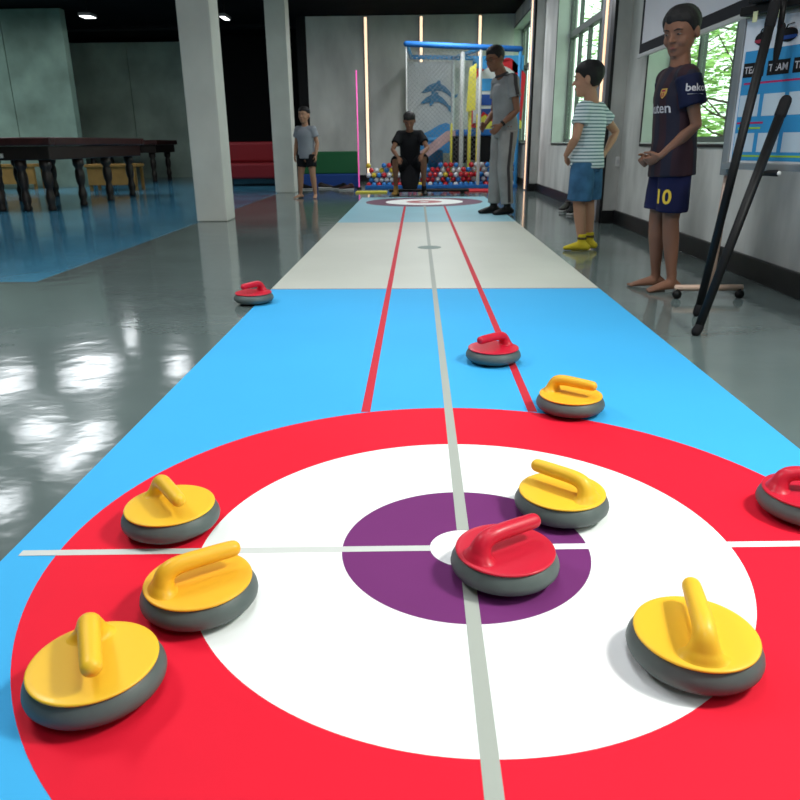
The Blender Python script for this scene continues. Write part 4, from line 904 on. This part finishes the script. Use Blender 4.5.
for xa, xb in ((0.54, 0.68), (0.74, 0.80), (1.04, 1.22), (1.28, 1.60)): put('shade_block', MB().box(xa, xb, 13.98, 14.06, 0.40, 0.858), M['blackmatte'], t, 'black block painting a shaded opening under the platform')  # black blocks paint the dark openings beneath the platform
sl = MB(); sl.prism([(-0.28, 0.42), (0.45, 0.95), (0.60, 0.95), (0.60, 0.86), (-0.15, 0.32), (-0.28, 0.32)], lambda a, b, c: V3(a, 13.98+c, b), 0.45); put('slide', sl, M['pink'], t, 'pale pink slide')
put('blue_steps', MB().box(-0.28, 0.40, 14.55, 15.1, 0.05, 0.62, 0.03).box(-0.28, 0.15, 14.5, 14.548, 0.05, 0.5, 0.02), M['playblue2'], t, 'sky blue foam block')
def net(xa, xb, za, zb, y, step, r):
    mb = MB(); n1 = int((xb-xa+zb-za)/step)
    for i in range(n1+1):
        s0 = i*step
        for sgn in (1, -1):
            p = []
            # lines x-+z = const
            xs, zs = (xa+s0, za) if s0 <= xb-xa else (xb, za+(s0-(xb-xa)))
            xe, ze = (xa, za+s0) if s0 <= zb-za else (xa+s0-(zb-za), zb)
            if sgn < 0: xs, xe = xa+xb-xs, xa+xb-xe
            if abs(xs-xe) > 1e-3: mb.tube([(xs, y, zs), (xe, y, ze)], r, 3)
    return mb
put('net', net(-0.25, 0.96, 0.42, 2.18, PY+0.002, 0.075, 0.0022), M['net'], t, 'pale diamond net')

put('base_pad', MB().box(-1.0, 1.64, 13.2, 13.9, 0, 0.02), M['bluepad'], t, 'dark blue ball pit floor'); put('front_edge', MB().box(-1.0, 1.64, 13.12, 13.19, 0, 0.06, 0.01), M['playblue'], t, 'blue front edge of the ball pit')
BR = 0.043; rnd = random.Random(3); bm0 = MB().ball((0, 0, 0), BR, 12, 8)
BM = {}
for c in ('red', 'blue', 'white', 'yellow'):
    me = bm0.mesh('ball_'+c); me.materials.append(M['ball_'+c]); BM[c] = me
nb = 0
for row in range(2):
    for lay in range(5):
        for i in range(29):
            if nb >= 288: break
            x = -0.94+i*0.0895+(0.0447 if lay % 2 else 0); y = 13.27+row*0.092+(0.03 if lay % 2 else 0); z = 0.021+BR+lay*0.0800
            if x > 1.58: continue
            if lay == 4 and math.sin(i*1.1) > 0.55: continue
            if abs(x-0.98) < 0.12 and y < 13.3: continue
            if abs(x+0.27) < 0.07 and y < 13.25: continue
            c = rnd.choices(['red', 'blue', 'white', 'yellow'], [5, 3.2, 2.6, 0.7 if x < 0.2 else 0.2])[0]
            o = bpy.data.objects.new('plastic_ball', BM[c]); COL.objects.link(o); o.location = (x, y, z)
            tag(o, 'small %s plastic ball heaped in the ball pit' % c, 'ball', 'balls in the ball pit'); nb += 1

# ------------------------------------------------------------------ ceiling lamps (left hall) and lights
def lamp(x, y, w_, l_, label, power, z=2.98, size=None, spread=None):
    t = thing('ceiling_lamp', label, 'lamp', (x, y, z), group='ceiling lamps')
    put('housing', MB().box(-w_/2, w_/2, -l_/2, l_/2, 0.02, 0.07, 0.01), M['lamphouse'], t); put('lens', MB().box(-w_/2+0.02, w_/2-0.02, -l_/2+0.02, l_/2-0.02, 0.010, 0.0195), M['lampw'], t, 'glowing white lens')
    put('rod', MB().cyl((0, 0, 0.07), (0, 0, CEIL-z), 0.01, 8), M['black'], t)
    if power:
        L = bpy.data.lights.new('lamp_light', 'AREA'); L.shape = 'RECTANGLE'; L.size = w_; L.size_y = l_; L.energy = power; L.color = (0.93, 0.97, 1.0)
        if spread: L.spread = R(spread)
        o = bpy.data.objects.new('lamp_light', L); COL.objects.link(o); o.location = (x, y, z-0.01)
    return t
LL = [(-5.81, 14.0, 2.85, 0.22, 0.3, 'lit ceiling lamp seen above the far left wall panels'), (-3.42, 14.0, 2.80, 0.12, 0.4, 'small lit ceiling lamp between the two pillars'),
      (-6.95, 11.4, 3.0, 0.45, 1.2, 'ceiling lamp over the farther left billiard table'), (-5.85, 12.15, 3.0, 0.75, 1.2, 'wide ceiling lamp above the far end of the nearest billiard table'),
      (-4.38, 12.4, 3.0, 0.28, 0.9, 'narrow ceiling lamp beyond the nearest billiard table'), (-5.35, 9.3, 2.98, 0.5, 0.7, 'ceiling lamp above the near end of the nearest billiard table'),
      (-4.50, 8.7, 2.98, 0.38, 1.5, 'long narrow ceiling lamp above the open grey floor on the left'), (-4.75, 7.1, 2.98, 0.5, 0.5, 'square ceiling lamp over the open grey floor, nearest on the left')]
for x, y, z, w_, l_, lb in LL: lamp(x, y, w_, l_, lb, 18*w_*l_ if y < 13.5 else 4, z=z)
lamp(-9.6, 12.6, 0.4, 1.0, 'added fill lamp beside the left hall wall, out of view', 75, z=3.0)  # unseen lamp added to brighten the left hall
lamp(0.0, 1.3, 0.6, 1.2, 'added overhead lamp brightening the near target', 14, z=3.0)  # unseen lamp put in to light the mat in the foreground
lamp(-2.7, 2.6, 0.5, 1.2, 'added fill lamp left of the near target, lighting the right wall', 66, z=3.0)  # fill added out of view for the projection screen and right wall
lamp(-0.2, -0.9, 0.6, 1.2, 'added fill lamp behind the viewer', 10, z=3.0)  # extra unseen fill from behind the camera
lamp(-0.2, 3.3, 0.4, 1.0, 'added lamp brightening the blue stretch of the mat', 12, z=3.0, spread=110)  # added above the frame to lift the blue panel
lamp(-0.3, 6.3, 0.4, 1.0, 'added lamp brightening the beige stretch of the mat', 20, z=3.0, spread=120)  # invented fixture, keeps the middle of the lane bright
lamp(-0.2, 9.6, 0.4, 1.0, 'added lamp brightening the far target', 32, z=3.0)  # added out of view so the far lane stays lit
lamp(0.4, 12.6, 0.4, 0.8, 'added fill lamp above the play area', 55, z=3.0)  # added above the frame to light the play area and back wall
# daylight entering through the nearest window
def arealight(name, loc, target, sx, sy, e, col, spread=None):
    L = bpy.data.lights.new(name, 'AREA'); L.shape = 'RECTANGLE'; L.size = sx; L.size_y = sy; L.energy = e; L.color = col
    if spread: L.spread = R(spread)
    o = bpy.data.objects.new(name, L); COL.objects.link(o); o.location = loc; o.rotation_euler = (Vector(target)-Vector(loc)).to_track_quat('-Z', 'Y').to_euler(); return o
arealight('daylight_near_window', (1.96, 1.05, 2.45), (0.35, 1.05, 0), 0.42, 0.42, 90, (1.0, 0.985, 0.95))
W_ = bpy.data.worlds.new('World'); S.world = W_; W_.use_nodes = True
bg = W_.node_tree.nodes['Background']; bg.inputs[0].default_value = (0.86, 0.95, 0.90, 1); bg.inputs[1].default_value = 2.6

# ------------------------------------------------------------------ camera
cd = bpy.data.cameras.new('camera'); cam = bpy.data.objects.new('camera', cd); COL.objects.link(cam)
cd.sensor_width = 36; cd.lens = Fp*36/800; cd.clip_start = 0.02
mx = Matrix(((RT.x, UP.x, -FW.x, C0.x), (RT.y, UP.y, -FW.y, C0.y), (RT.z, UP.z, -FW.z, C0.z), (0, 0, 0, 1)))
cam.matrix_world = mx
cd.dof.use_dof = True; cd.dof.focus_distance = 1.9; cd.dof.aperture_fstop = 11
S.camera = cam
S.view_settings.view_transform = 'Standard'; S.view_settings.look = 'None'; S.view_settings.gamma = 1; S.view_settings.exposure = 0.0
